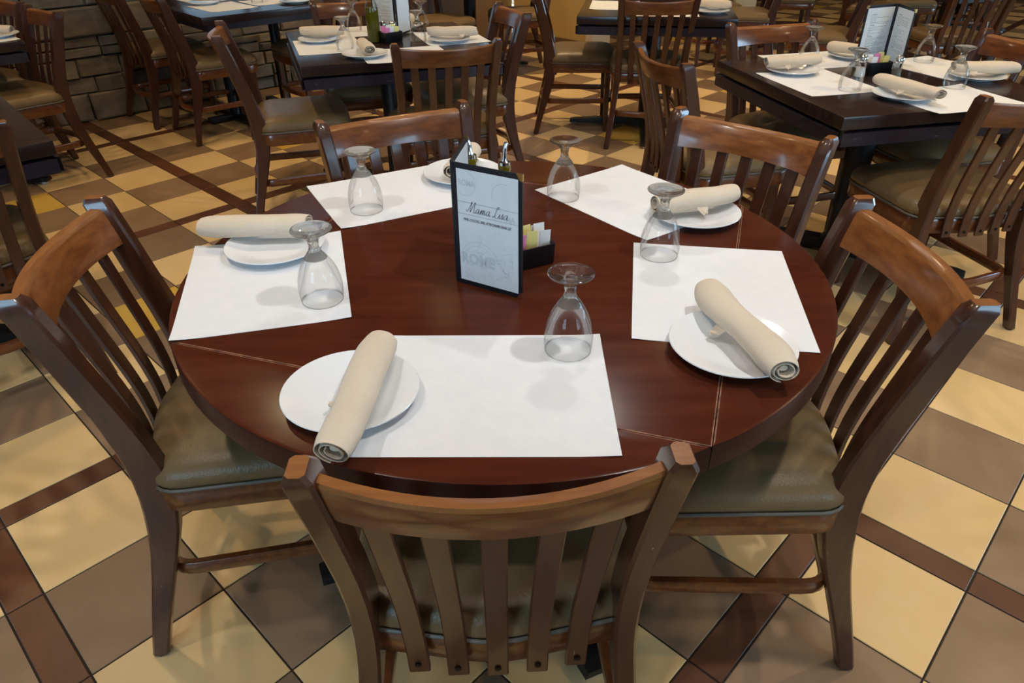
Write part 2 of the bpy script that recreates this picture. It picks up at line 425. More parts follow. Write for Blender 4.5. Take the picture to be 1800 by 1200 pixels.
# plaster wall running to the right of the corner, with end trim and baseboard
dY = Vector((dS.y, -dS.x)); Yend = KN + dY*1.02
wb = empty('wall_back', (0, 0, 0)); tag(wb, 'yellow plaster wall behind the middle tables', kind='structure')
bm = bmesh.new(); slab(bm, KN, Yend, -0.05, CEIL, 0.22, 0.0); obj('plaster', bm, M['plaster'], wb)
bm = bmesh.new(); slab(bm, KN, Yend, 0, 0.12, 0.018, -0.018); tag(obj('baseboard_back', bm, M['base']), 'brown baseboard along the yellow plaster wall', kind='structure')
bm = bmesh.new(); slab(bm, Yend, Yend + dY*0.09, 0, CEIL, 0.26, -0.02); tag(obj('trim_1', bm, M['trim']), 'pale end post of the yellow wall', kind='structure')
bm = bmesh.new(); box(bm, 2.16, 2.36, 7.4, 7.6, 0, CEIL, 0.01); tag(obj('trim_2', bm, M['trim']), 'cream column behind the far tables', kind='structure')
bm = bmesh.new(); box(bm, -8, 10.5, 13.7, 13.9, -0.05, CEIL); tag(obj('wall_far', bm, M['sidewall']), 'tan wall at the far end of the dining room', kind='structure')
bm = bmesh.new(); box(bm, 0.72, 0.84, 7.5, 13.9, -0.05, CEIL); tag(obj('wall_sky_block', bm, M['sidewall']), 'unseen tan wall added behind the yellow wall to block sky light', kind='structure')  # out of view, added to stop sky light leaking in past the yellow wall
bm = bmesh.new(); box(bm, 9.5, 9.7, -2.6, 0.6, -0.05, CEIL); box(bm, 9.5, 9.7, 5.6, 13.9, -0.05, CEIL); box(bm, 9.5, 9.7, 0.6, 5.6, -0.05, 0.85); box(bm, 9.5, 9.7, 0.6, 5.6, 2.5, CEIL); tag(obj('wall_right', bm, M['sidewall']), 'tan wall on the right side', kind='structure')
bm = bmesh.new(); box(bm, -7.2, -7.0, -2.6, 1.5, -0.05, CEIL); tag(obj('wall_side', bm, M['sidewall']), 'tan wall on the left side', kind='structure')
# window front behind the camera
FY = -2.4
bm = bmesh.new()
box(bm, -7.2, -2.6, FY-0.2, FY, -0.05, CEIL); box(bm, -1.2, 2.5, FY-0.2, FY, -0.05, CEIL); box(bm, 5.3, 9.7, FY-0.2, FY, -0.05, CEIL); box(bm, -2.6, -1.2, FY-0.2, FY, -0.05, 0.85); box(bm, -2.6, -1.2, FY-0.2, FY, 2.6, CEIL); box(bm, 2.5, 5.3, FY-0.2, FY, -0.05, 0.85); box(bm, 2.5, 5.3, FY-0.2, FY, 2.6, CEIL)
piers = [2.62, 5.18]
for x in piers: box(bm, x-0.12, x+0.12, FY-0.2, FY, 0.85, 2.6)
tag(obj('wall_front', bm, M['sidewall']), 'front wall with a row of large windows', kind='structure')
for k, (x0, x1) in enumerate([(piers[q] + 0.12, piers[q+1] - 0.12) for q in range(1)] + [(-2.6, -1.2)]):
    wn = empty('window_%d' % (k+1), ((x0+x1)/2, FY-0.1, 0.85)); tag(wn, 'large front window with dark mullions', kind='structure')
    bm = bmesh.new(); hw = (x1-x0)/2
    for a in (-hw, -0.025, hw-0.05): box(bm, a, a+0.05, -0.03, 0.03, 0, 1.75)
    for zz in (0, 1.15, 1.70): box(bm, -hw, hw, -0.025, 0.025, zz, zz+0.05)
    obj('window_frame', bm, M['frame'], wn)
    bm = bmesh.new(); box(bm, -hw+0.05, hw-0.05, -0.004, 0.004, 0.05, 1.70); obj('pane', bm, M['thin'], wn)
    pl = bpy.data.lights.new('portal', 'AREA'); pl.shape = 'RECTANGLE'; pl.size = x1-x0; pl.size_y = 1.75
    pl.cycles.is_portal = True
    po = bpy.data.objects.new('window_portal', pl); COL.objects.link(po); po.location = ((x0+x1)/2, FY-0.22, 1.725); po.rotation_euler = (R(90), 0, 0)

w6 = empty('window_4', (9.6, 3.1, 0.85)); tag(w6, 'wide window in the right wall', kind='structure')
bm = bmesh.new()
for yy in (-2.5, -0.86, 0.80, 2.44): box(bm, -0.03, 0.03, yy, yy+0.06, 0, 1.65)
for zz in (0, 1.60): box(bm, -0.028, 0.028, -2.5, 2.5, zz, zz+0.05)
obj('window_frame', bm, M['frame'], w6)
bm = bmesh.new(); box(bm, -0.004, 0.004, -2.45, 2.45, 0.05, 1.6); obj('pane', bm, M['thin'], w6)
# ceiling lamps
lamp0 = None
for k, (x, y, P_, w_) in enumerate(LAMPS):
    if lamp0 is None:
        lamp0 = empty('ceiling_spot', (x, y, CEIL))
        tag(lamp0, 'round recessed spot lamp in the ceiling', 'lamp', 'recessed spot lamps in the ceiling')
        bm = bmesh.new(); lathe(bm, [(0.045, -0.002), (0.07, -0.002), (0.072, -0.008), (0.062, -0.012), (0.045, -0.006), (0.045, -0.002)], 24); obj('trim_ring', bm, M['steel'], lamp0, 40)
        bm = bmesh.new(); lathe(bm, [(0, -0.004), (0.045, -0.004)], 24); obj('bulb', bm, M['bulb'], lamp0)
    else: dup(lamp0, (x, y, CEIL), 0)
    ld = bpy.data.lights.new('spot', 'SPOT'); ld.energy = P_ * 1.31; ld.color = SOFT if w_ else WARM; ld.spot_size = R(125); ld.spot_blend = 0.7; ld.shadow_soft_size = 0.045
    lo = bpy.data.objects.new('spot_light', ld); COL.objects.link(lo); lo.location = (x, y, CEIL - 0.03)

# ================================================================== chair
PY = [(0, 0.012), (0.1, 0.035), (0.2, 0.062), (0.32, 0.092), (0.42, 0.104), (0.50, 0.100), (0.58, 0.085), (0.70, 0.052), (0.80, 0.024), (0.90, -0.006)]
PX = [(0, 0.248), (0.2, 0.220), (0.42, 0.200), (0.60, 0.200), (0.75, 0.207), (0.90, 0.217)]
HY = [(0, 0.017), (0.2, 0.023), (0.36, 0.032), (0.46, 0.034), (0.60, 0.029), (0.80, 0.026), (0.90, 0.024)]
RB = [(0, 0.0755), (0.05, 0.078), (0.09, 0.0835), (0.13, 0.092), (0.2, 0.11)]   # rear edge of the seat frame
def bow(x): return 0.045*(1 - (x/0.205)**2)
def chair_parts(t):
    # rear posts: one bent piece from floor to top
    for s in (-1, 1):
        bm = bmesh.new(); rings = []
        zs = [0.006, 0.06, 0.13, 0.20, 0.27, 0.33, 0.38, 0.42, 0.46, 0.50, 0.55, 0.62, 0.70, 0.78, 0.84, 0.868]
        for zz in zs + [0.880]:
            hx = 0.0165 if zz < 0.3 else 0.018; hy = interp(HY, zz); c = 0.005
            x = s*interp(PX, zz); y = interp(PY, zz)
            if zz == 0.880: hx *= 0.62; hy *= 0.78
            prof = [(-hx, -hy+c), (-hx+c, -hy), (hx-c, -hy), (hx, -hy+c), (hx, hy-c), (hx-c, hy), (-hx+c, hy), (-hx, hy-c)]
            rings.append([(x+a, y+b, zz) for a, b in prof])
        loft(bm, rings); bm.faces.ensure_lookup_table(); bm.faces[len(bm.faces)-1].material_index = 1; p = obj('back_post', bm, [M['chair'], M['worn']], t, 35)
        bm = bmesh.new(); lathe(bm, [(0, 0), (0.014, 0), (0.015, 0.004), (0.013, 0.007), (0, 0.007)], 12, s*0.248, 0.012); obj('glide', bm, M['blackplastic'], p, 40)
        # front leg
        bm = bmesh.new(); rings = []
        for zz, h in ((0.006, 0.013), (0.20, 0.0165), (0.42, 0.019)):
            x = s*(0.186 - 0.012*(0.42-zz)); y = 0.475 + 0.01*(0.42-zz); c = 0.004
            prof = [(-h, -h+c), (-h+c, -h), (h-c, -h), (h, -h+c), (h, h-c), (h-c, h), (-h+c, h), (-h, h-c)]
            rings.append([(x+a, y+b, zz) for a, b in prof])
        loft(bm, rings); p = obj('front_leg', bm, M['chair'], t, 35)
        bm = bmesh.new(); lathe(bm, [(0, 0), (0.011, 0), (0.012, 0.004), (0.011, 0.007), (0, 0.007)], 12, s*0.181, 0.4792); obj('glide', bm, M['blackplastic'], p, 40)
    # seat outline
    def outline(hw_b, hw_f, yb, yf, rb, rf):
        pts = round_poly([(-hw_b, yb), (0, yb-0.044), (hw_b, yb), (hw_f, yf), (0, yf+0.012), (-hw_f, yf)], [rb, 0.25, rb, rf, 0.4, rf], 5)
        return pts
    o1 = outline(0.232, 0.232, 0.108, 0.52, 0.062, 0.075)
    def ring(o, k, z): 
        c = Vector((0, 0.31)); return [(c.x + (p.x-c.x)*k, c.y + (p.y-c.y)*k, z) for p in o]
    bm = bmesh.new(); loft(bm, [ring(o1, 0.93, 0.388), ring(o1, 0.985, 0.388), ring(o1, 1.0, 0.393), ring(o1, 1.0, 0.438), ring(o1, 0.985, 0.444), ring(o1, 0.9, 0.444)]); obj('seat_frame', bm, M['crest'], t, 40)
    bm = bmesh.new(); loft(bm, [ring(o1, 0.93, 0.444), ring(o1, 0.99, 0.449), ring(o1, 1.008, 0.460), ring(o1, 1.000, 0.474), ring(o1, 0.968, 0.487), ring(o1, 0.91, 0.498), ring(o1, 0.80, 0.507), ring(o1, 0.6, 0.513), ring(o1, 0.3, 0.516), ring(o1, 0.05, 0.517)])
    cu = obj('seat_cushion', bm, M['vinyl'], t, 60)
    bm = bmesh.new(); tube(bm, ring(o1, 1.004, 0.4475), 0.0042, 0.0042, 6, True, 1.0); obj('piping', bm, M['piping'], cu, 60)
    # stretcher hoop
    o2 = outline(0.206, 0.190, 0.078, 0.50, 0.062, 0.07)
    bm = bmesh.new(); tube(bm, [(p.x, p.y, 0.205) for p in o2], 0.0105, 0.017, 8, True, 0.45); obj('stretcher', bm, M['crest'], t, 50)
    # crest rail
    bm = bmesh.new(); rings = []
    for k in range(17):
        x = -0.204 + 0.408*k/16; w = 0.0125; dip = 0.009*(1 - (x/0.205)**2)
        prof = [(-w, 0.782), (w, 0.782), (w+0.001, 0.80), (w, 0.853), (w-0.004, 0.860), (-w+0.004, 0.862), (-w, 0.855), (-w-0.001, 0.80)]
        rings.append([(x, interp(PY, zz) - bow(x) + dy, zz - dip*(zz-0.782)/0.08) for dy, zz in prof])
    loft(bm, rings)
    bm.faces.ensure_lookup_table()
    for k in range(16):
        for q in (3, 4, 5): bm.faces[k*8 + q].material_index = 1      # worn top edge
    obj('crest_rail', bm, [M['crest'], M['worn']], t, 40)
    # slats
    for k in range(5):
        q = (k-2)/2.0; bm = bmesh.new(); rings = []
        for n in range(13):
            zz = 0.385 + (0.792-0.385)*n/12; a = (zz-0.385)/0.407
            x = q*(0.122 + 0.020*a); w = 0.0165; th = 0.0055
            y = interp(PY, zz) - (bow(x)*(0.72 + 0.28*a)) - 0.012*(1-a)
            if zz < 0.45: y = min(y, interp(RB, abs(x)) - 0.0065)
            prof = [(-w, -th+0.002), (-w+0.002, -th), (w-0.002, -th), (w, -th+0.002), (w, th-0.002), (w-0.002, th), (-w+0.002, th), (-w, th-0.002)]
            rings.append([(x+aa, y+bb, zz) for aa, bb in prof])
            if n == 0: yb = y - th
        loft(bm, rings); sl = obj('slat', bm, M['chair'], t, 35)
        bm = bmesh.new(); lathe(bm, [(0, -0.0012), (0.0025, -0.0018), (0.0052, -0.001), (0.0052, 0.001)], 10)
        bmesh.ops.transform(bm, matrix=Matrix.Translation((q*0.124, yb, 0.402)) @ Matrix.Rotation(R(-90), 4, 'X'), verts=bm.verts)
        bmesh.ops.scale(bm, vec=(1, 1, 1), verts=bm.verts)
        obj('screw', bm, M['screw'], sl, 40)
    return t
CHAIRS = [
 ('nearest slat back chair, seen from behind against the round table', 'c_round', -0.024, 0.592, 92.2),
 ('wooden slat back dining chair pushed up to the left side of the round table', 'c_round', -0.832, 1.190, 9.4),
 ('slat back chair with orange brown crest at the right of the round table', 'c_round', 0.720, 1.149, 180.5),
 ('slat back chair at the far left of the round table, window light on its crest', 'c_round', -0.330, 2.050, -61.5),
 ('slat back chair on the far right of the round table, facing the camera', 'c_round', 0.647, 1.912, -132.4),
 ('slat back chair seen from behind at the near side of the oil bottle table', 'c_oil', -0.257, 3.111, 104.0),
 ('slat back chair at the left of the oil bottle table, crest seen end on', 'c_oil', -1.327, 3.478, 17.3),
 ('slat back chair at the right side of the oil bottle table, near the yellow wall', 'c_oil', 0.018, 4.056, 200.0),
 ('slat back chair at the far side of the oil bottle table, behind the two glasses', 'c_oil', -0.905, 4.455, -72.0),
 ('slat back chair at the left side of the dark menu table', 'c_menu', 0.576, 2.852, 14.4),
 ('slat back chair shining blue at the far side of the dark menu table', 'c_menu', 1.218, 3.543, -75.0),
 ('slat back chair with reddish crest at the right end of the dark menu table', 'c_menu', 2.108, 3.077, 190.0),
 ('slat back chair seen from behind at the near side of the dark menu table', 'c_menu', 1.630, 2.197, 100.9),
 ('slat back chair seen from behind at the table by the yellow wall', 'c_wall', 0.855, 4.420, 87.0),
 ('slat back chair in side view facing right, in front of the yellow wall', 'c_wall', 0.175, 5.03, -3.0),
 ('slat back chair at the left photo edge with only one rear post showing', 'c_left', -1.568, 1.836, 131.0),
 ('slat back chair in front of the stone wall facing left, legs splayed on the tiles', 'c_left', -2.516, 4.184, -131.3),
 ('slat back chair cut by the upper left corner of the photo, before the stone wall', 'c_left', -2.925, 4.56, -131.3),
 ('front chair of the two at the long table, farther from the stone wall', 'c_long', -2.191, 4.759, 38.5),
 ('rear chair of the two at the long table, closest to the stone wall', 'c_long', -2.644, 5.120, 45.0),
 ('slat back chair behind the right end of the long table by the stone wall', 'c_long', -1.16, 5.50, 222.0),
 ('dark chair with its seat turned to the camera behind the oil bottle table', 'c_back', -0.80, 6.52, -40.0),
 ('dark chair beside the corner of the yellow wall, behind the oil bottle table', 'c_back', 0.36, 6.78, 192.0),
 ('dark slat back chair turned away at the upper right corner of the photo', 'c_back', 3.20, 5.20, 94.0),
 ('dark chair just left of the open black menu, its back leaning right', 'c_back', 2.58, 5.50, 158.0),
 ('dark leaning chair behind the shining blue chair', 'c_back', 2.30, 6.50, 168.0),
 ('dark chair beyond the far chairs with a warm lit tan seat', 'c_back', 2.45, 7.70, -12.0),
 ('dark chair far behind the open black menu with long legs on the tiles', 'c_back', 4.55, 7.70, 60.0),
 ('dark chair at the left end of the far table beyond the open black menu', 'c_back', 3.05, 7.05, -45.0),
 ('dark chair against the pale column far behind the shining blue chair', 'c_back', 1.72, 7.35, -70.0),
 ('dark chair in the distance right of the tall leaning chair', 'c_back', 3.75, 7.55, -100.0),
 ('dark chair at the far right table, beyond the tall legs', 'c_back', 5.25, 9.1, -120.0),
]
GR = {'c_round': 'chairs around the round table', 'c_oil': 'chairs around the oil bottle table', 'c_menu': 'chairs around the dark menu table', 'c_wall': 'chairs of the table by the yellow wall',
      'c_left': 'chairs of the tables at the left edge', 'c_long': 'chairs of the long table by the stone wall', 'c_back': 'chairs in the back of the room'}
ch0 = None
for lab, g, x, y, a in CHAIRS:
    if ch0 is None:
        ch0 = empty('dining_chair', (0, 0, 0)); tag(ch0, lab, 'chair', GR[g]); chair_parts(ch0)
        ch0.location = (x, y, 0); ch0.rotation_euler = (0, 0, R(a-90))
    else:
        cc = dup(ch0, (x, y, 0), R(a-90), lab, GR[g])
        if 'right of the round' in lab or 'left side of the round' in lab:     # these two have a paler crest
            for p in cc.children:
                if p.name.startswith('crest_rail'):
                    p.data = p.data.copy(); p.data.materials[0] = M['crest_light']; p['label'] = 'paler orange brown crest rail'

# ================================================================== tables
TCX, TCY, TR, TZ = -0.0155, 1.323, 0.647, 0.76
def pedestal(t, arm=0.48, ang=0.0, top=0.71, col_r=0.045):
    bm = bmesh.new(); lathe(bm, [(0, 0.05), (0.075, 0.05), (0.07, 0.075), (col_r+0.004, 0.09), (col_r, 0.10), (col_r, top-0.03), (0, top-0.03)], 24); obj('column', bm, M['black'], t, 40)
    bm = bmesh.new(); box(bm, -0.24, 0.24, -0.24, 0.24, top-0.03, top, 0.004); obj('top_plate', bm, M['black'], t)
    for k in range(4):
        a = ang + k*PI/2; c, s = math.cos(a), math.sin(a); bm = bmesh.new(); rings = []
        for d, h, w in ((0.03, 0.070, 0.036), (0.2, 0.062, 0.034), (arm-0.03, 0.040, 0.032), (arm, 0.034, 0.030)):
            rings.append([(c*d - s*w, s*d + c*w, 0.016), (c*d + s*w, s*d - c*w, 0.016), (c*d + s*w*0.8, s*d - c*w*0.8, h), (c*d - s*w*0.8, s*d + c*w*0.8, h)])
        loft(bm, rings); ft = obj('foot', bm, M['black'], t)
        bm = bmesh.new(); lathe(bm, [(0, 0), (0.017, 0), (0.019, 0.004), (0.019, 0.012), (0.012, 0.017), (0, 0.017)], 16, c*(arm-0.03), s*(arm-0.03)); obj('glide', bm, M['glide'], ft, 40)

t1 = empty('round_table', (TCX, TCY, 0)); tag(t1, 'round mahogany table with four hinged leaves, set with five white mats', 'table')
QA = R(26.9)                         # directions of the corners of the square centre
def q2(a, r): return (r*math.cos(a), r*math.sin(a))
g = 0.0005
def flat_part(name, pts, z0, z1, edge_seams, mats):
    """slab from a 2-D outline with a small bevel ring on top; bevel faces next to a seam get the worn material"""
    bm = bmesh.new(); n = len(pts); c = Vector((sum(p[0] for p in pts)/n, sum(p[1] for p in pts)/n))
    P = [Vector(p) for p in pts]
    def inset(d_of):
        out = []
        for i in range(n):
            a = (P[i]-P[i-1]).normalized(); b = (P[(i+1) % n]-P[i]).normalized()
            na = Vector((-a.y, a.x)); nb = Vector((-b.y, b.x)); da = d_of((i-1) % n); db = d_of(i)
            cr = a.x*b.y - a.y*b.x
            if abs(cr) < 1e-3: out.append(P[i] + (na*da + nb*db)/2)
            else:
                den = na.x*nb.y - na.y*nb.x
                A = na.dot(P[i]) + da; B = nb.dot(P[i]) + db
                out.append(Vector(((A*nb.y - B*na.y)/den, (na.x*B - nb.x*A)/den)))
        return out
    seam = set(edge_seams)
    i0 = P; i1 = inset(lambda i: 0.0024 if i in seam else 0.006)
    im = inset(lambda i: 0.0002 if i in seam else 0.0016)
    rows = [[(p.x, p.y, z0) for p in P], [(p.x, p.y, z1-0.006) for p in P], [(p.x, p.y, z1-(0.0004 if (i_ in seam or (i_-1) % n in seam) else 0.0018)) for i_, p in enumerate(im)], [(p.x, p.y, z1) for p in i1]]
    vr = loft(bm, rows)
    bm.faces.ensure_lookup_table()
    for r_ in range(3):
        for k in range(n):
            fc = bm.faces[r_*n + k]
            fc.material_index = (2 if (k in seam and r_ == 2) else 1 if k not in seam or r_ < 2 else 0)
            if r_ == 2 and k not in seam: fc.material_index = 0
    return obj(name, bm, mats, t1, 30)
tm = [M['table'], M['table_edge'], M['seam']]
sq = [q2(QA + k*PI/2, TR) for k in range(4)]
fp = flat_part('center_panel', sq, TZ-0.044, TZ, [0, 1, 2, 3], tm)
for k in range(4):
    a0 = QA + k*PI/2; e = 0.0012; n = 28
    mid = a0 + PI/4
    pts = [(TR*math.cos(a0+e + (PI/2-2*e)*i/n) + g*math.cos(mid), TR*math.sin(a0+e + (PI/2-2*e)*i/n) + g*math.sin(mid)) for i in range(n+1)]
    flat_part('leaf', pts, TZ-0.044, TZ, [n], tm)
pedestal(t1, 0.49, R(23), TZ-0.044, 0.05)

def square_table(cx, cy, ang, lab, cat='table', side=0.93, depth=None, leaf=True, foot_ang=45, cols=None):
    t = empty('square_table' if leaf else 'long_table', (cx, cy, 0), R(ang)); tag(t, lab, cat)
    h = side/2; d = (depth or side)/2
    bm = bmesh.new(); box(bm, -h, h, -d, d, TZ-0.045, TZ, 0.004); obj('top', bm, M['dark_table'], t, 40)
    if leaf:
        for k in range(4):
            a = k*PI/2; bm = bmesh.new(); n = 14; hh = h + 0.004
            # folded segment-shaped leaf hanging under the top, straight side along the edge
            Rr = h*math.sqrt(2); pts = []
            for i in range(n+1):
                b = -PI/4 + (PI/2)*i/n; pts.append((hh - (Rr*math.cos(b) - h), Rr*math.sin(b)*0.985))
            loft(bm, [[(x*math.cos(a)-y*math.sin(a), x*math.sin(a)+y*math.cos(a), zz) for x, y in pts] for zz in (TZ-0.100, TZ-0.055)])
            obj('folded_leaf', bm, M['dark_leaf'], t, 30)
        bm = bmesh.new(); box(bm, -h+0.2, h-0.2, -h+0.2, h-0.2, TZ-0.10, TZ-0.045); obj('underframe', bm, M['black'], t)
        pedestal(t, 0.52, R(foot_ang), TZ-0.10, 0.055)
    else:
        bm = bmesh.new(); box(bm, -h+0.03, h-0.03, -d+0.03, d-0.03, TZ-0.085, TZ-0.045); obj('apron', bm, M['dark_leaf'], t)
        for xx in cols:
            bm = bmesh.new(); lathe(bm, [(0, 0.03), (0.05, 0.03), (0.038, 0.06), (0.036, TZ-0.085), (0, TZ-0.085)], 20, xx, 0); obj('column', bm, M['black'], t, 40)
            bm = bmesh.new(); box(bm, xx-0.03, xx+0.03, -0.30, 0.30, 0.012, 0.045, 0.004); box(bm, xx-0.2, xx+0.2, -0.03, 0.03, 0.012, 0.045, 0.004); ft = obj('foot', bm, M['black'], t)
            bm = bmesh.new()
            for yy in (-0.28, 0.28): lathe(bm, [(0, 0), (0.016, 0), (0.017, 0.012), (0, 0.014)], 12, xx, yy)
            obj('glide', bm, M['glide'], ft)
    return t
square_table(-0.615, 3.81, 18.5, 'dark square table with folded leaves carrying an olive oil bottle')
square_table(1.468, 2.922, 12.0, 'dark square table with folded leaves and an open black menu, on the right')
square_table(0.935, 4.935, -9.5, 'dark square table with folded leaves in front of the yellow wall', foot_ang=0)
square_table(-3.156, 3.92, 44.0, 'dark square table at the upper left edge, its corner before the stone wall')
square_table(-2.08, 2.235, 41.5, 'bare dark square table corner at the left edge, beside a gold tile')
square_table(-1.83, 5.33, 42.0, 'long dark table standing against the stone wall', side=0.98, depth=1.06, leaf=False, cols=[-0.2, 0.2])
square_table(-0.35, 6.93, 43.0, 'dark table behind the oil bottle table, near the corner of the yellow wall')
square_table(3.55, 6.25, 20.0, 'dark table among the far chairs beyond the open black menu')
square_table(4.95, 8.45, 40.0, 'dark table far back on the right with a white foot glide')

# ================================================================== place settings
MATZ = TZ + 0.0008
def mat_mesh(seed):
    random.seed(seed); bm = bmesh.new(); nx, ny = 14, 11; L_, D_ = 0.392, 0.311
    cu = [random.uniform(0, 0.004) for _ in range(4)]
    vs = {}
    for lvl in (0, 1):
        for i in range(nx+1):
            for j in range(ny+1):
                u, v = i/nx, j/ny; zz = 0.0003 + 0.0005*lvl
                for (cu_, a, b) in zip(cu, (0, 1, 0, 1), (0, 0, 1, 1)):
                    d = math.hypot((u-a)*1.3, v-b); zz += cu_*max(0, 1-d/0.22)**2
                vs[lvl, i, j] = bm.verts.new(((u-0.5)*L_, (v-0.5)*D_, zz))
        for i in range(nx):
            for j in range(ny):
                q = [vs[lvl, i, j], vs[lvl, i+1, j], vs[lvl, i+1, j+1], vs[lvl, i, j+1]]
                bm.faces.new(q if lvl else q[::-1])
    per = [(i, 0) for i in range(nx)] + [(nx, j) for j in range(ny)] + [(i, ny) for i in range(nx, 0, -1)] + [(0, j) for j in range(ny, 0, -1)]
    for k in range(len(per)):
        a, b = per[k], per[(k+1) % len(per)]
        bm.faces.new((vs[0, a[0], a[1]], vs[0, b[0], b[1]], vs[1, b[0], b[1]], vs[1, a[0], a[1]]))
    return bm
MM = []
def placemat(x, y, a, lab, grp='white paper mats', z=TZ):
    if len(MM) < 4:
        o = obj('placemat', mat_mesh(len(MM)+3), M['paper'], None, 30); MM.append(o.data)
    else: o = mesh_obj('placemat', random.choice(MM))
    o.location = (x, y, z); o.rotation_euler = (0, 0, R(a)); tag(o, lab, 'placemat', grp); return o
RT = 'white paper mats on the round table'
placemat(-0.045, 0.884, -0.6, 'white paper mat nearest the camera on the round table', RT)
placemat(0.390, 1.193, 81.0, 'white paper mat on the right side of the round table', RT)
placemat(-0.489, 1.255, 104.1, 'white paper mat on the left side of the round table', RT)
placemat(-0.286, 1.724, 27.8, 'white paper mat behind the standing menu, far left of the round table', RT)
placemat(0.304, 1.670, 127.0 - 180 + 180 - 180, 'white paper mat on the far right of the round table', RT)
OT = 'mats on the oil bottle table'
placemat(-0.885, 3.697, 109.0, 'cream paper mat on the left half of the oil bottle table', OT)
placemat(-0.485, 3.475, 19.0, 'cream paper mat on the near edge of the oil bottle table', OT)
placemat(-0.745, 4.12, 19.0, 'cream paper mat on the far edge of the oil bottle table', OT)
placemat(-0.30, 3.90, 109.0, 'cream paper mat on the right half of the oil bottle table', OT)
DT = 'mats on the dark menu table'
placemat(1.205, 2.87, 104.0, 'white paper mat on the left edge of the dark table with the open black menu', DT)
placemat(1.585, 2.60, 16.0, 'white paper mat on the near edge of the dark table with the open black menu', DT)
placemat(1.345, 3.27, 14.0, 'cream paper mat on the far edge of the dark table with the open black menu', DT)
placemat(1.80, 3.10, 112.0, 'cream paper mat on the right half of the dark table with the open black menu', DT)
placemat(0.68, 4.98, -99.0, 'cream paper mat on the left of the table by the yellow wall', 'mats on the table by the yellow wall')
placemat(0.94, 4.66, -9.0, 'cream paper mat on the near edge of the table by the yellow wall', 'mats on the table by the yellow wall')
placemat(-1.87, 5.07, 134.0, 'cream paper mat on the near corner of the long table by the stone wall', 'mats on the long table')
placemat(-1.60, 5.33, 42.0, 'cream paper mat on the right end of the long table by the stone wall', 'mats on the long table')
placemat(-2.14, 5.47, 134.0, 'cream paper mat close to the stones on the long table by the stone wall', 'mats on the long table')
placemat(-2.78, 3.98, 133.0, 'cream paper mat on the corner of the upper left table', 'mats on the upper left table')

# plates
def plate_bm():
    bm = bmesh.new()
    lathe(bm, [(0, 0.0022), (0.052, 0.0020), (0.055, 0), (0.058, 0), (0.060, 0.0030), (0.080, 0.0072), (0.103, 0.0150), (0.1048, 0.0168), (0.1040, 0.0182), (0.1025, 0.0180), (0.082, 0.0108), (0.068, 0.0076), (0.062, 0.0058), (0.050, 0.0048), (0, 0.0046)], 64)
    return bm
PL = []
def plate(x, y, lab, grp, tilt=(0, 0), z=MATZ + 0.0006):
    if not PL: o = obj('plate', plate_bm(), M['china'], None, 50); PL.append(o.data)
    else: o = mesh_obj('plate', PL[0])
    o.location = (x, y, z); o.rotation_euler = (tilt[0], tilt[1], 0); tag(o, lab, 'plate', grp); return o
# napkin rolls: a spiral sheet around a core, on a bent axis
def napkin_bm(L_, r, bend, seed, turns=2.3, fl=0.70, taper=0.0):
    random.seed(seed); bm = bmesh.new(); n = 26; mseg = 52; ph = random.random()*6; rows_o = []
    ax = []
    for i in range(n+1):
        u = i/n; s = (u-0.5)*L_; ax.append((s, bend*math.sin((u-0.5)*PI*1.5), u))
    th = 0.0009
    def pnt(i, a, rr):
        s, by, u = ax[i]; w = 1 + 0.05*math.sin(5*u+ph) + 0.03*math.sin(11*u+2*ph) + taper*(u-0.5)
        wob = 0.0012*noise.noise(Vector((s*28, math.cos(a)*1.5, math.sin(a)*1.5+seed)))
        pinch = 1 - 0.22*max(0, (abs(u-0.5)-0.34)/0.16)**2
        q = (rr*w + wob)*pinch
        z_ = q*fl*math.sin(a)
        return (s + 0.004*math.sin(a*1.0+ph)*(1 if abs(u-0.5) > 0.46 else 0), by + q*math.cos(a), z_ + r*fl*1.02)
    A = turns*2*PI; a_end = R(150)
    sheet = []
    for k in range(mseg+1):
        t = k/mseg; a = a_end + A*t; rr = r*(0.42 + 0.58*t)
        sheet.append((a, rr))
    outer = [[bm.verts.new(pnt(i, a, rr)) for i in range(n+1)] for a, rr in sheet]
    inner = [[bm.verts.new(pnt(i, a, rr - 0.0016)) for i in range(n+1)] for a, rr in sheet]
    for k in range(mseg):
        for i in range(n):
            bm.faces.new((outer[k][i], outer[k+1][i], outer[k+1][i+1], outer[k][i+1]))
            bm.faces.new((inner[k][i], inner[k][i+1], inner[k+1][i+1], inner[k+1][i]))
        for i in (0, n): bm.faces.new((outer[k][i], outer[k+1][i], inner[k+1][i], inner[k][i]))
    for k in (0, mseg):
        for i in range(n): bm.faces.new((outer[k][i], outer[k][i+1], inner[k][i+1], inner[k][i]))
    return bm
def core_bm(L_, r, bend):
    bm = bmesh.new(); n = 14; rings = []
    for i in range(n+1):
        u = i/n; s = (u-0.5)*(L_-0.018); by = bend*math.sin((u-0.5)*PI*1.5*(L_-0.018)/L_)
        k = 0.38 if 0 < i < n else 0.2
        rings.append([(s, by + r*k*math.cos(2*PI*q/10), r*0.70*1.02 + r*k*0.70*math.sin(2*PI*q/10)) for q in range(10)])
    loft(bm, rings); return bm
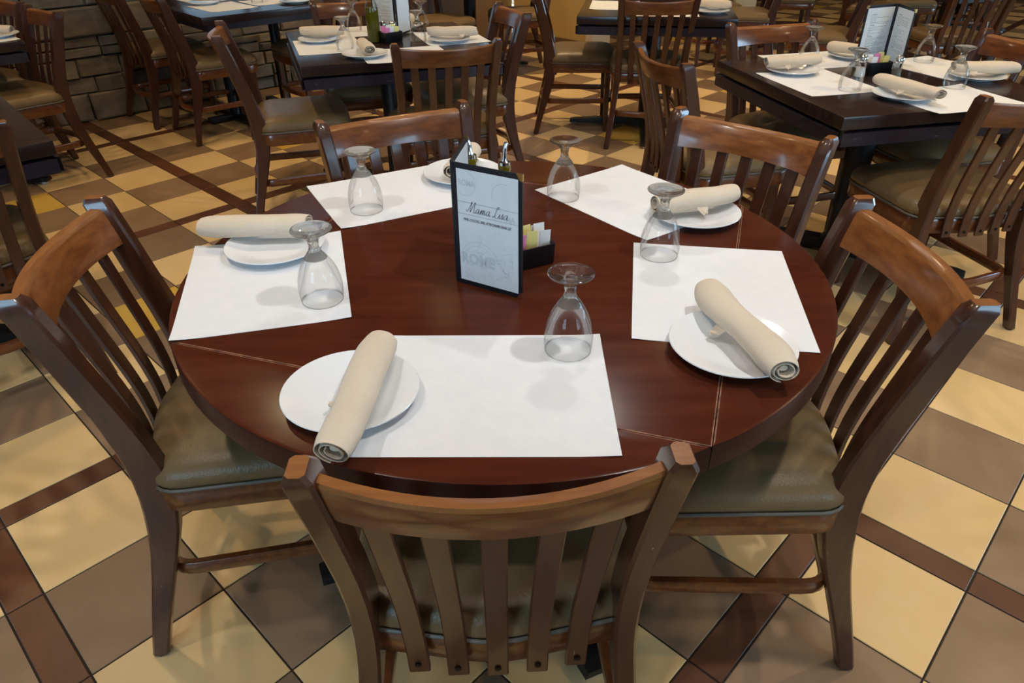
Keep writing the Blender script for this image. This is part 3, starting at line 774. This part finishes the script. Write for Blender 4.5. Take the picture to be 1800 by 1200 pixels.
def flap_bm(r, bend, side, pos, w=0.035, ln=0.022):
    bm = bmesh.new(); rows = []
    for i in range(7):
        u = i/6; a = u
        row = []
        for j in range(7):
            v = j/6 - 0.5; d = r*0.75 + ln*u
            zz = 0.0015 + (1-u)*r*0.42*(1-u) + 0.0035*math.sin(v*9+u*3)*u + 0.002
            row.append((pos + v*w*(1-0.75*u), side*d, zz))
        rows.append(row)
    up_ = loft(bm, rows, closed=False, cap=False)
    dn = [[bm.verts.new((v.co.x, v.co.y, v.co.z-0.001)) for v in r_] for r_ in up_]
    for i in range(6):
        for j in range(6): bm.faces.new((dn[i][j], dn[i][j+1], dn[i+1][j+1], dn[i+1][j]))
    bnd = [(0, j) for j in range(6)] + [(i, 6) for i in range(6)] + [(6, j) for j in range(6, 0, -1)] + [(i, 0) for i in range(6, 0, -1)]
    for k in range(len(bnd)):
        a, b = bnd[k], bnd[(k+1) % len(bnd)]
        bm.faces.new((up_[a[0]][a[1]], up_[b[0]][b[1]], dn[b[0]][b[1]], dn[a[0]][a[1]]))
    return bm
NC = 0
def napkin(a, b, lab, grp, r=0.026, bend=0.0, z=None, dz=0.0, flap=None, seed=None, tilt=None, taper=0.0):
    global NC; NC += 1
    a = Vector(a); b = Vector(b); d = b - a; c = (a+b)/2; L_ = d.length
    zz = (TZ + 0.019) if z is None else z
    t = empty('rolled_napkin', (c.x, c.y, zz)); t.rotation_euler = (0, -(tilt or 0), math.atan2(d.y, d.x)); tag(t, lab, 'napkin', grp)
    obj('cloth', napkin_bm(L_, r, bend, seed or NC*3, taper=taper), M['napkin'], t, 50)
    obj('core', core_bm(L_, r, bend), M['napkin'], t, 50)
    if flap: obj('flap', flap_bm(r, bend, flap[0], flap[1]), M['napkin'], t, 60)
    return t
PG = 'white plates on the round table'; NG = 'napkin rolls on the round table'
plate(-0.246, 0.865, 'white plate at the near mat of the round table, under a long napkin roll', PG)
plate(0.367, 0.986, 'white plate at the right mat of the round table, under a twisted napkin roll', PG)
plate(-0.506, 1.390, 'white plate at the left mat of the round table', PG)
plate(0.430, 1.550, 'white plate at the far right mat of the round table', PG)
plate(-0.128, 1.835, 'white plate half hidden behind the standing menu', PG)
napkin((-0.205, 0.965), (-0.236, 0.688), 'beige napkin roll lying across the near plate and hanging over the mat edge', NG, 0.0345, 0.004, seed=4, flap=(-1, 0.01), tilt=R(1.0))
napkin((0.367, 1.128), (0.400, 0.860), 'twisted beige napkin roll pointing to the camera on the right plate', NG, 0.0345, 0.012, seed=9, flap=(-1, -0.02), tilt=R(0.5), taper=-0.15)
napkin((-0.668, 1.425), (-0.440, 1.432), 'beige napkin roll on the left plate reaching past the table edge', NG, 0.0345, 0.002, seed=13)
napkin((0.330, 1.520), (0.530, 1.602), 'beige napkin roll on the far right plate behind the glass', NG, 0.0345, -0.006, seed=18, flap=(-1, 0.0))
napkin((-0.150, 1.745), (-0.105, 1.945), 'beige napkin roll half hidden behind the standing menu', NG, 0.0345, 0.0, seed=21)
PO = 'plates on the oil bottle table'; NO = 'napkin rolls on the oil bottle table'
plate(-0.955, 3.815, 'white plate on the left mat of the oil bottle table', PO)
plate(-0.660, 3.435, 'white plate on the near mat of the oil bottle table', PO)
plate(-0.30, 3.79, 'white plate on the right mat of the oil bottle table', PO)
plate(-0.575, 4.20, 'white plate on the far mat of the oil bottle table, behind the menu', PO)
napkin((-1.06, 3.868), (-0.84, 3.875), 'beige napkin roll lying crosswise on the left plate of the oil bottle table', NO, 0.034, 0, seed=24)
napkin((-0.690, 3.560), (-0.622, 3.350), 'beige napkin roll pointing to the camera on the near plate of the oil bottle table', NO, 0.034, 0.003, seed=27)
napkin((-0.410, 3.832), (-0.160, 3.822), 'white looking napkin roll on the right plate of the oil bottle table', NO, 0.034, 0.002, seed=30, flap=(-1, 0.05))
napkin((-0.66, 4.25), (-0.50, 4.25), 'beige napkin roll on the far plate of the oil bottle table', NO, 0.034, 0, seed=33)
PD = 'plates on the dark menu table'; ND = 'napkin rolls on the dark menu table'
plate(1.157, 3.03, 'white plate on the left mat of the dark menu table', PD)
plate(1.415, 2.615, 'white plate on the near mat of the dark menu table', PD)
plate(1.84, 2.90, 'white plate on the right side of the dark menu table', PD)
plate(1.520, 3.31, 'white plate on the far mat of the dark menu table, left of the menu', PD)
napkin((1.045, 3.035), (1.285, 3.095), 'folded beige napkin roll on the left plate of the dark menu table', ND, 0.034, 0, seed=36, flap=(-1, -0.04))
napkin((1.375, 2.735), (1.472, 2.480), 'beige napkin roll pointing to the camera on the near plate of the dark menu table', ND, 0.034, 0.003, seed=39, flap=(-1, 0.0))
napkin((1.750, 2.925), (1.985, 2.890), 'beige napkin roll on the right plate of the dark menu table', ND, 0.034, 0.003, seed=42, flap=(-1, -0.05))
napkin((1.43, 3.36), (1.545, 3.26), 'beige napkin roll on the far plate of the dark menu table', ND, 0.034, 0, seed=45)
plate(1.215, 4.63, 'white plate on the table by the yellow wall', 'plates on the back tables')
napkin((1.13, 4.74), (1.335, 4.655), 'beige napkin roll on the table by the yellow wall', 'napkin rolls on the back tables', 0.034, 0, seed=48)
plate(-2.03, 5.19, 'white plate on the left of the long table by the stone wall', 'plates on the back tables')
napkin((-2.13, 5.22), (-1.93, 5.20), 'beige napkin roll on the left of the long table by the stone wall', 'napkin rolls on the back tables', 0.034, 0, seed=51)
plate(-1.43, 5.21, 'white plate on the right end of the long table by the stone wall', 'plates on the back tables')
napkin((-1.52, 5.24), (-1.34, 5.22), 'beige napkin roll on the right end of the long table by the stone wall', 'napkin rolls on the back tables', 0.034, 0, seed=54)
plate(-2.70, 4.02, 'white plate on the corner of the upper left table', 'plates on the back tables')
napkin((-2.79, 4.0), (-2.595, 3.995), 'cream napkin roll on the corner of the upper left table', 'napkin rolls on the back tables', 0.034, 0, seed=57)

# glasses turned upside down
def make_glass():
    t = empty('goblet', (0, 0, 0)); tag(t, 'x', 'glass')
    bm = bmesh.new()
    out = [(0, 0.0385), (0.004, 0.0393), (0.015, 0.0408), (0.030, 0.0412), (0.045, 0.0396), (0.060, 0.0358), (0.072, 0.0310), (0.083, 0.0248), (0.090, 0.0200)]
    inn = [(0.0885, 0.0185), (0.082, 0.0238), (0.071, 0.0298), (0.059, 0.0345), (0.045, 0.0382), (0.030, 0.0398), (0.015, 0.0394), (0.004, 0.0380), (0, 0.0376)]
    lathe(bm, [(r, z) for z, r in out], 40); obj('bowl', bm, M['thin'], t, 60)
    bm = bmesh.new(); lathe(bm, [(0.0376, 0.0018), (0.0372, 0.0003), (0.0385, 0.0), (0.0392, 0.0012), (0.0389, 0.0026), (0.0376, 0.0018)], 40); obj('rim', bm, M['thin'], t, 60)
    bm = bmesh.new()
    lathe(bm, [(0, 0.0865), (0.012, 0.0868), (0.0180, 0.0862), (0.0214, 0.0880), (0.0200, 0.0910), (0.0150, 0.0975), (0.0112, 0.1030), (0.0095, 0.1085), (0.0090, 0.1140), (0.0102, 0.1180), (0.0098, 0.1215), (0.0125, 0.1262), (0.0200, 0.1325), (0.0300, 0.1385), (0.0358, 0.1415), (0.0374, 0.1432), (0.0370, 0.1450), (0.0350, 0.1455), (0.0300, 0.1446), (0.0200, 0.1428), (0.0100, 0.1420), (0, 0.1418)], 40)
    st = obj('stem', bm, M['stem'], t, 60)
    return t
G0 = make_glass()
GL = [(0.094, 0.993, 'upside down goblet on the near mat of the round table', 'a'), (0.311, 1.350, 'upside down goblet on the left corner of the right mat of the round table', 'a'),
      (0.131, 1.680, 'upside down goblet on the far right mat, right of the standing menu', 'a'), (-0.348, 1.610, 'upside down goblet on the far left mat of the round table', 'a'),
      (-0.358, 1.172, 'upside down goblet on the left mat of the round table', 'a'),
      (-0.780, 3.585, 'upside down goblet in front on the left of the oil bottle table', 'b'), (-0.835, 4.12, 'upside down goblet at the far left of the oil bottle table', 'b'),
      (-0.452, 3.760, 'upside down goblet right of the menu on the oil bottle table', 'b'), (-0.470, 4.10, 'upside down goblet at the far right of the oil bottle table', 'b'),
      (1.284, 3.205, 'upside down goblet at the far left of the dark menu table', 'c'), (1.273, 2.735, 'upside down goblet on the left mat of the dark menu table', 'c'),
      (1.678, 2.761, 'upside down goblet on the near mat of the dark menu table', 'c'), (1.790, 3.22, 'upside down goblet behind the open black menu', 'c'),
      (-1.70, 5.26, 'upside down goblet on the long table by the stone wall', 'd')]
GG = {'a': 'goblets on the round table', 'b': 'goblets on the oil bottle table', 'c': 'goblets on the dark menu table', 'd': 'goblets on the back tables'}
for k, (x, y, lab, gk) in enumerate(GL):
    if k == 0:
        G0.location = (x, y, MATZ + 0.0002); G0['label'] = lab; G0['group'] = GG[gk]
    else: dup(G0, (x, y, MATZ + 0.0002), random.random()*6, lab, GG[gk])

# ------------------------------------------------------------------ menus
def text_mesh(txt, size, width=None, bold=0.0, shear=0.0, squeeze=1.0):
    cu = bpy.data.curves.new('txt', 'FONT'); cu.body = txt; cu.size = size; cu.align_x = 'CENTER'; cu.align_y = 'CENTER'
    cu.offset = bold; cu.shear = shear; cu.resolution_u = 2
    o = bpy.data.objects.new('txt', cu); COL.objects.link(o)
    dg = bpy.context.evaluated_depsgraph_get(); me = bpy.data.meshes.new_from_object(o.evaluated_get(dg))
    bpy.data.objects.remove(o); me.materials.clear()
    xs = [v.co.x for v in me.vertices]; w = max(xs) - min(xs)
    k = (width / w) if width else squeeze
    for v in me.vertices: v.co.x *= k
    return me
def strokes_bm(bm, lines, sx, sy, x0, y0, w, slant=0.35):
    for line in lines:
        pts = []
        for i in range(len(line)-1):
            p0 = line[max(i-1, 0)]; p1 = line[i]; p2 = line[i+1]; p3 = line[min(i+2, len(line)-1)]
            for k in range(5):
                t = k/5
                q = [0.5*((2*p1[c]) + (-p0[c]+p2[c])*t + (2*p0[c]-5*p1[c]+4*p2[c]-p3[c])*t*t + (-p0[c]+3*p1[c]-3*p2[c]+p3[c])*t**3) for c in (0, 1)]
                pts.append(q)
        pts.append(line[-1])
        P = [Vector((x0 + (p[0] + slant*p[1])*sx, y0 + p[1]*sy)) for p in pts]
        L_, R_ = [], []
        for i, p in enumerate(P):
            t = (P[min(i+1, len(P)-1)] - P[max(i-1, 0)])
            if t.length < 1e-9: t = Vector((1, 0))
            t.normalize(); n = Vector((-t.y, t.x)); ww = w*(0.55 + 0.55*abs(t.y))
            L_.append(bm.verts.new((*(p + n*ww), 0))); R_.append(bm.verts.new((*(p - n*ww), 0)))
        for i in range(len(P)-1): bm.faces.new((L_[i], R_[i], R_[i+1], L_[i+1]))
LT = {'M': ([[(-.12, .2), (-.05, .05), (.1, .1), (.3, .6), (.42, 1), (.42, .5), (.44, .02), (.62, .5), (.86, 1), (.84, .5), (.86, .05), (.95, 0), (1.08, .12)]], 1.1),
      'a': ([[(.42, .36), (.3, .45), (.12, .34), (.05, .12), (.15, 0), (.32, .12), (.43, .43), (.40, .1), (.47, 0), (.60, .12)]], 0.6),
      'm': ([[(0, .12), (.1, .42), (.1, 0), (.22, .38), (.32, .42), (.32, 0), (.44, .38), (.55, .42), (.54, .08), (.61, 0), (.74, .12)]], 0.74),
      'L': ([[(.40, .78), (.50, .95), (.40, 1.02), (.27, .85), (.22, .45), (.16, .1), (.02, .0), (-.06, .08), (.06, .14), (.3, .03), (.5, -.04), (.66, .1)]], 0.66),
      'i': ([[(0, .12), (.12, .42), (.1, .08), (.17, 0), (.3, .12)], [(.12, .62), (.14, .66)]], 0.3),
      's': ([[(0, .12), (.16, .46), (.24, .26), (.22, .05), (.1, 0), (.04, .06)], [(.16, .01), (.28, .04), (.36, .12)]], 0.36), ' ': ([], 0.35)}
def ring_bm(bm, cx, cy, r, w, n=48, a0=0, a1=2*PI):
    A = [[bm.verts.new((cx + rr*math.cos(a0 + (a1-a0)*k/n), cy + rr*math.sin(a0 + (a1-a0)*k/n), 0)) for k in range(n+1)] for rr in (r, r+w)]
    for k in range(n): bm.faces.new((A[0][k], A[0][k+1], A[1][k+1], A[1][k]))
def quad(bm, x0, x1, y0, y1): bm.faces.new([bm.verts.new(p) for p in ((x0, y0, 0), (x1, y0, 0), (x1, y1, 0), (x0, y1, 0))])
def on_face(me_or_bm, name, mt, parent, x, z, side, lift):
    """print lying on a panel: panel local x = along, z = up, facing -y (side=-1) or +y"""
    o = obj(name, me_or_bm, mt, parent) if isinstance(me_or_bm, bmesh.types.BMesh) else mesh_obj(name, me_or_bm, mt, parent)
    o.location = (x, side*lift, z); o.rotation_euler = (R(90), 0, 0 if side < 0 else PI); return o
MW, MH = 0.147, 0.243
def panel(t, name, p, q, page_sides, face_front):
    """one stiff cover panel from p to q (xy, relative to the thing)"""
    p = Vector(p); q = Vector(q); d = q - p; L_ = d.length
    bm = bmesh.new(); box(bm, 0, L_, -0.0018, 0.0018, 0, MH, 0.0008)
    o = obj(name, bm, M['cover'], t); o.location = (p.x, p.y, 0); o.rotation_euler = (0, 0, math.atan2(d.y, d.x))
    for s in page_sides:
        bm = bmesh.new(); y0, y1 = (-0.0024, -0.0019) if s < 0 else (0.0019, 0.0024)
        box(bm, 0.011, L_-0.008, y0, y1, 0.010, MH-0.010); obj('page', bm, M['page'], o)
    for zz, mt in ((MH-0.012, M['brass']), (0, M['steel'])):
        bm = bmesh.new(); box(bm, L_-0.012, L_+0.0008, -0.0026, 0.0026, zz, zz+0.0125); 
        vs = bm.verts[:]
        for v in vs:                       # triangular corner cap
            if v.co.x < L_-0.006 and ((zz > 0.1 and v.co.z < zz+0.006) or (zz < 0.1 and v.co.z > 0.006)): v.co.x = L_-0.004
        obj('corner_cap', bm, mt, o)
    return o
m1 = empty('menu', (-0.1065, 1.243, TZ)); tag(m1, 'black framed drinks menu standing open in the middle of the round table', 'menu')
pf = panel(m1, 'front_panel', (0, 0), (0.1275, -0.0745), (-1,), 1)
pb = panel(m1, 'rear_panel', (-0.0015, 0.004), (0.0205, 0.1525), (1, -1), 1)
LF = 0.0030
bm = bmesh.new(); xx = 0.0; total = sum(LT[c][1] for c in 'Mama Lisa')
sxx = 0.088/total
for c in 'Mama Lisa':
    strokes_bm(bm, LT[c][0], sxx, 0.0215, xx, 0, 0.00042); xx += LT[c][1]*sxx
on_face(bm, 'script_title', M['ink'], pf, 0.031, 0.1535, -1, LF)
on_face(text_mesh('WINE, COCKTAIL, BEER, AFTER DINNER DRINK LIST', 0.0075, 0.103, bold=0.0001), 'subtitle', M['ink'], pf, 0.0745, 0.138, -1, LF)
bm = bmesh.new(); quad(bm, -0.063, 0.066, 0.0235, 0.0239); quad(bm, -0.063, 0.066, 0, 0.0004); on_face(bm, 'rule_lines', M['ink'], pf, 0.0745, 0.148, -1, LF)
bm = bmesh.new()
ring_bm(bm, 0.055, -0.045, 0.041, 0.0007, a0=R(15), a1=R(165)); ring_bm(bm, 0.055, -0.045, 0.033, 0.0005, a0=R(20), a1=R(160))
ring_bm(bm, 0.028, 0.108, 0.023, 0.0006, a0=R(-130), a1=R(75)); ring_bm(bm, 0.11, 0.095, 0.024, 0.0007, a0=R(70), a1=R(200))
random.seed(5)
for k in range(26):
    a = random.uniform(0.02, 0.125); b = random.uniform(-0.085, -0.02); l = random.uniform(0.004, 0.02); quad(bm, a, min(a+l, 0.132), b, b+0.0005)
for k in range(16):                    # wavering map lines
    a = random.uniform(0.02, 0.10); b = random.uniform(-0.085, -0.01); pr = None; ang = random.uniform(-1.2, 0.4)
    for q in range(9):
        ang += random.uniform(-0.5, 0.5); na, nb = a + 0.004*math.cos(ang), b + 0.004*math.sin(ang)
        if not (0.014 < na < 0.133 and -0.086 < nb < 0.03): break
        t_ = Vector((nb-b, a-na)).normalized()*0.00025
        bm.faces.new([bm.verts.new(p) for p in ((a+t_.x, b+t_.y, 0), (a-t_.x, b-t_.y, 0), (na-t_.x, nb-t_.y, 0), (na+t_.x, nb+t_.y, 0))]); a, b = na, nb
for k in range(14):
    a = random.uniform(0.085, 0.128); b = random.uniform(-0.085, 0.02); quad(bm, a, a+0.0005, b, b+random.uniform(0.004, 0.018))
tag(on_face(bm, 'stamp_print', M['ghost'], pf, 0.0, 0.1, -1, 0.0027), kind='stuff')
on_face(text_mesh('ROME', 0.030, 0.074, bold=0.0012), 'stamp_word', M['ghost2'], pf, 0.052, 0.058, -1, 0.0029)
on_face(text_mesh('ROMA', 0.016, 0.036, bold=0.0004), 'stamp_word', M['ghost2'], pf, 0.032, 0.208, -1, 0.0029)
on_face(text_mesh('NA', 0.016, 0.018, bold=0.0004), 'stamp_word', M['ghost2'], pf, 0.124, 0.155, -1, 0.0029)

def print_lines(pn, L_, side, n, seed):
    random.seed(seed); bm = bmesh.new()
    for k in range(n):
        y = MH - 0.035 - k*0.0058
        if k % 7 == 0: quad(bm, -0.045, -0.020, y, y+0.0016); continue
        x = -0.05
        while x < 0.045:
            l = random.uniform(0.006, 0.02); quad(bm, x, min(x+l, 0.05), y, y+0.0009); x += l + 0.003
            if random.random() < 0.12: break
    tag(on_face(bm, 'print_lines', M['ink'], pn, L_/2, 0, side, 0.0027), kind='stuff')
m2 = empty('menu', (1.570, 3.130, TZ)); tag(m2, 'open black menu with printed pages standing on the dark right table', 'menu')
pa = panel(m2, 'left_panel', (0, 0), (-0.148, -0.060), (1, -1), 1); pb2 = panel(m2, 'right_panel', (0.002, -0.003), (-0.003, -0.163), (1, -1), 1)
print_lines(pa, 0.16, 1, 30, 3); print_lines(pb2, 0.16, -1, 24, 8); print_lines(pb2, 0.16, 1, 26, 9)
m3 = empty('menu', (-0.580, 3.935, TZ + 0.002)); tag(m3, 'dark menu standing open behind the sugar caddy on the oil bottle table', 'menu')
pc = panel(m3, 'left_panel', (0, 0), (-0.128, 0.075), (1, -1), 1); pd = panel(m3, 'right_panel', (0.003, 0.003), (0.055, 0.14), (-1,), 1)
print_lines(pc, 0.148, 1, 28, 12)

# ------------------------------------------------------------------ caddies, packets
def caddy_bm(w, d, h):
    bm = bmesh.new(); t = 0.003
    o = round_poly([(-w/2, -d/2), (w/2, -d/2), (w/2, d/2), (-w/2, d/2)], 0.006, 3)
    def rg(k, zz): return [(p.x*(1-2*k/w), p.y*(1-2*k/d), zz) for p in o]
    loft(bm, [rg(0.002, 0.0), rg(0, 0.004), rg(-0.0015, h), rg(t-0.0015, h), rg(t, 0.006), rg(t+0.004, 0.005)]); return bm
PKM = None
def packet_mesh():
    bm = bmesh.new(); w, h = 0.024, 0.034; n = 5; rows = []
    for i in range(n+1):
        v = i/n; row = []
        for k in range(10):
            a = 2*PI*k/10; th = 0.0028*math.sin(PI*min(1, max(0, (v-0.06)/0.88)))**0.6 + 0.0004
            x = w*math.copysign(abs(math.cos(a))**0.5, math.cos(a)); row.append((x, th*math.sin(a), v*2*h - h*0))
        rows.append(row)
    loft(bm, rows); return bm
def packets(cx, cy, ang, w, d, z, place, grp, kinds):
    global PKM
    a = R(ang); c, s = math.cos(a), math.sin(a)
    nc = len(kinds); q = 0
    for ic, (kd, cnt) in enumerate(kinds):
        for ir in range(cnt):
            q += 1; random.seed(100 + q); x = -w/2 + w*(ic+0.5)/nc + random.uniform(-0.002, 0.002); y = -d/2 + 0.010 + (d-0.020)*(ir+0.5)/cnt
            o = obj('sugar_packet', packet_mesh(), M[kd + '_packet'], None, 50)
            o.scale = (w/nc/0.0485, 1.0, random.uniform(0.86, 1.05))
            o.location = (cx + x*c - y*s, cy + x*s + y*c, z); o.rotation_euler = (R(random.uniform(-9, 2)), R(random.uniform(-4, 4)), a + R(random.uniform(-5, 5)))
            if kd == 'white': tag(o, 'white sugar packet standing in ' + place, 'packet', 'white packets in ' + place)
            else: tag(o, kd + ' sweetener packet standing in ' + place, 'packet', kd + ' packets in ' + place)
cd = obj('sugar_caddy', caddy_bm(0.100, 0.064, 0.046), M['blackplastic'], None, 40); cd.location = (0.031, 1.3225, TZ); cd.rotation_euler = (0, 0, R(27))
tag(cd, 'black sugar caddy behind the standing menu on the round table', 'caddy', 'black sugar caddies')
packets(0.034, 1.324, 27, 0.080, 0.064, TZ + 0.0075, 'the black caddy on the round table', 'a', [('pink', 2), ('yellow', 2), ('white', 3)])
cd2 = obj('sugar_caddy', caddy_bm(0.100, 0.070, 0.05), M['blackplastic'], None, 40); cd2.location = (-0.592, 3.790, TZ); cd2.rotation_euler = (0, 0, R(40))
tag(cd2, 'black sugar caddy beside the olive oil bottle', 'caddy', 'black sugar caddies')
packets(-0.592, 3.790, 40, 0.08, 0.07, TZ + 0.0075, 'the caddy beside the olive oil bottle', 'b', [('pink', 2), ('white', 2), ('yellow', 2)])
cd3 = obj('sugar_caddy', caddy_bm(0.100, 0.074, 0.05), M['blackplastic'], None, 40); cd3.location = (1.482, 3.005, TZ); cd3.rotation_euler = (0, 0, R(10))
tag(cd3, 'black sugar caddy in the opening of the menu on the dark right table', 'caddy', 'black sugar caddies')
packets(1.482, 3.005, 10, 0.08, 0.074, TZ + 0.0075, 'the caddy on the dark right table', 'c', [('white', 3), ('pink', 1), ('yellow', 2)])

# oil and vinegar bottles behind the menu, only their spouts show
def cruet(x, y, lab, lean, grp='pouring bottles behind the menu'):
    t = empty('pouring_bottle', (x, y, TZ)); tag(t, lab, 'bottle', grp)
    bm = bmesh.new(); lathe(bm, [(0, 0.0), (0.023, 0.0), (0.0245, 0.003), (0.0245, 0.11), (0.021, 0.128), (0.0125, 0.148), (0.0115, 0.172), (0.0135, 0.176), (0.0135, 0.184), (0, 0.184)], 24); obj('body', bm, M['oil'], t, 40)
    bm = bmesh.new(); rings = []
    prof = [(0.184, 0.013), (0.190, 0.0125), (0.192, 0.007), (0.198, 0.0055), (0.210, 0.0048), (0.228, 0.0042), (0.2295, 0.003)]
    for zz, r_ in prof:
        k = max(0, (zz-0.192)/0.037)**1.5; rings.append([(lean[0]*k + r_*math.cos(2*PI*q/14), lean[1]*k + r_*math.sin(2*PI*q/14), zz) for q in range(14)])
    loft(bm, rings); obj('pour_spout', bm, M['steel'], t, 40)
cruet(-0.012, 1.395, 'bottle with upright chrome pour spout behind the standing menu, nearer the right', (0.003, 0))
cruet(-0.083, 1.440, 'bottle with chrome pour spout leaning left behind the standing menu', (-0.006, 0))

def shaker(x, y, lab, fill):
    t = empty('shaker', (x, y, TZ)); tag(t, lab, 'shaker', 'salt and pepper shakers')
    bm = bmesh.new(); lathe(bm, [(0, 0.0), (0.021, 0.0), (0.022, 0.003), (0.019, 0.035), (0.0165, 0.058), (0.0165, 0.062)], 10); obj('body', bm, M['thin'], t, 30)
    bm = bmesh.new(); lathe(bm, [(0, 0.002), (0.019, 0.002), (0.0165, 0.036), (0, 0.037)], 10); obj('filling', bm, M[fill], t, 30)
    bm = bmesh.new(); lathe(bm, [(0.0180, 0.058), (0.0185, 0.070), (0.0165, 0.078), (0.010, 0.084), (0.005, 0.086), (0, 0.0862)], 20); obj('cap', bm, M['steel'], t, 40)
shaker(1.400, 2.950, 'chrome capped salt shaker left of the caddy on the dark right table', 'salt')
shaker(1.532, 2.925, 'chrome capped pepper shaker right of the caddy on the dark right table', 'pepper')
shaker(-0.640, 3.870, 'left chrome capped shaker behind the caddy on the oil bottle table', 'salt')
shaker(-0.590, 3.875, 'right chrome capped shaker behind the caddy on the oil bottle table', 'pepper')
t = empty('oil_bottle', (-0.674, 3.79, TZ)); tag(t, 'tall clear bottle of olive oil with a pourer on the table by the back menu', 'bottle')
bm = bmesh.new(); lathe(bm, [(0, 0), (0.030, 0.0), (0.032, 0.004), (0.032, 0.150), (0.028, 0.172), (0.017, 0.200), (0.0135, 0.230), (0.0135, 0.245), (0.0155, 0.247), (0.0155, 0.255), (0.012, 0.256)], 28); obj('glass_body', bm, M['bottle'], t, 40)
bm = bmesh.new(); lathe(bm, [(0, 0.004), (0.0300, 0.004), (0.0305, 0.148), (0.0295, 0.158), (0, 0.158)], 28); obj('oil', bm, M['oil'], t, 40)
bm = bmesh.new(); lathe(bm, [(0.0, 0.250), (0.012, 0.254), (0.014, 0.262), (0.006, 0.266), (0.005, 0.290), (0.0035, 0.300), (0, 0.300)], 16); obj('pour_spout', bm, M['steel'], t, 40)
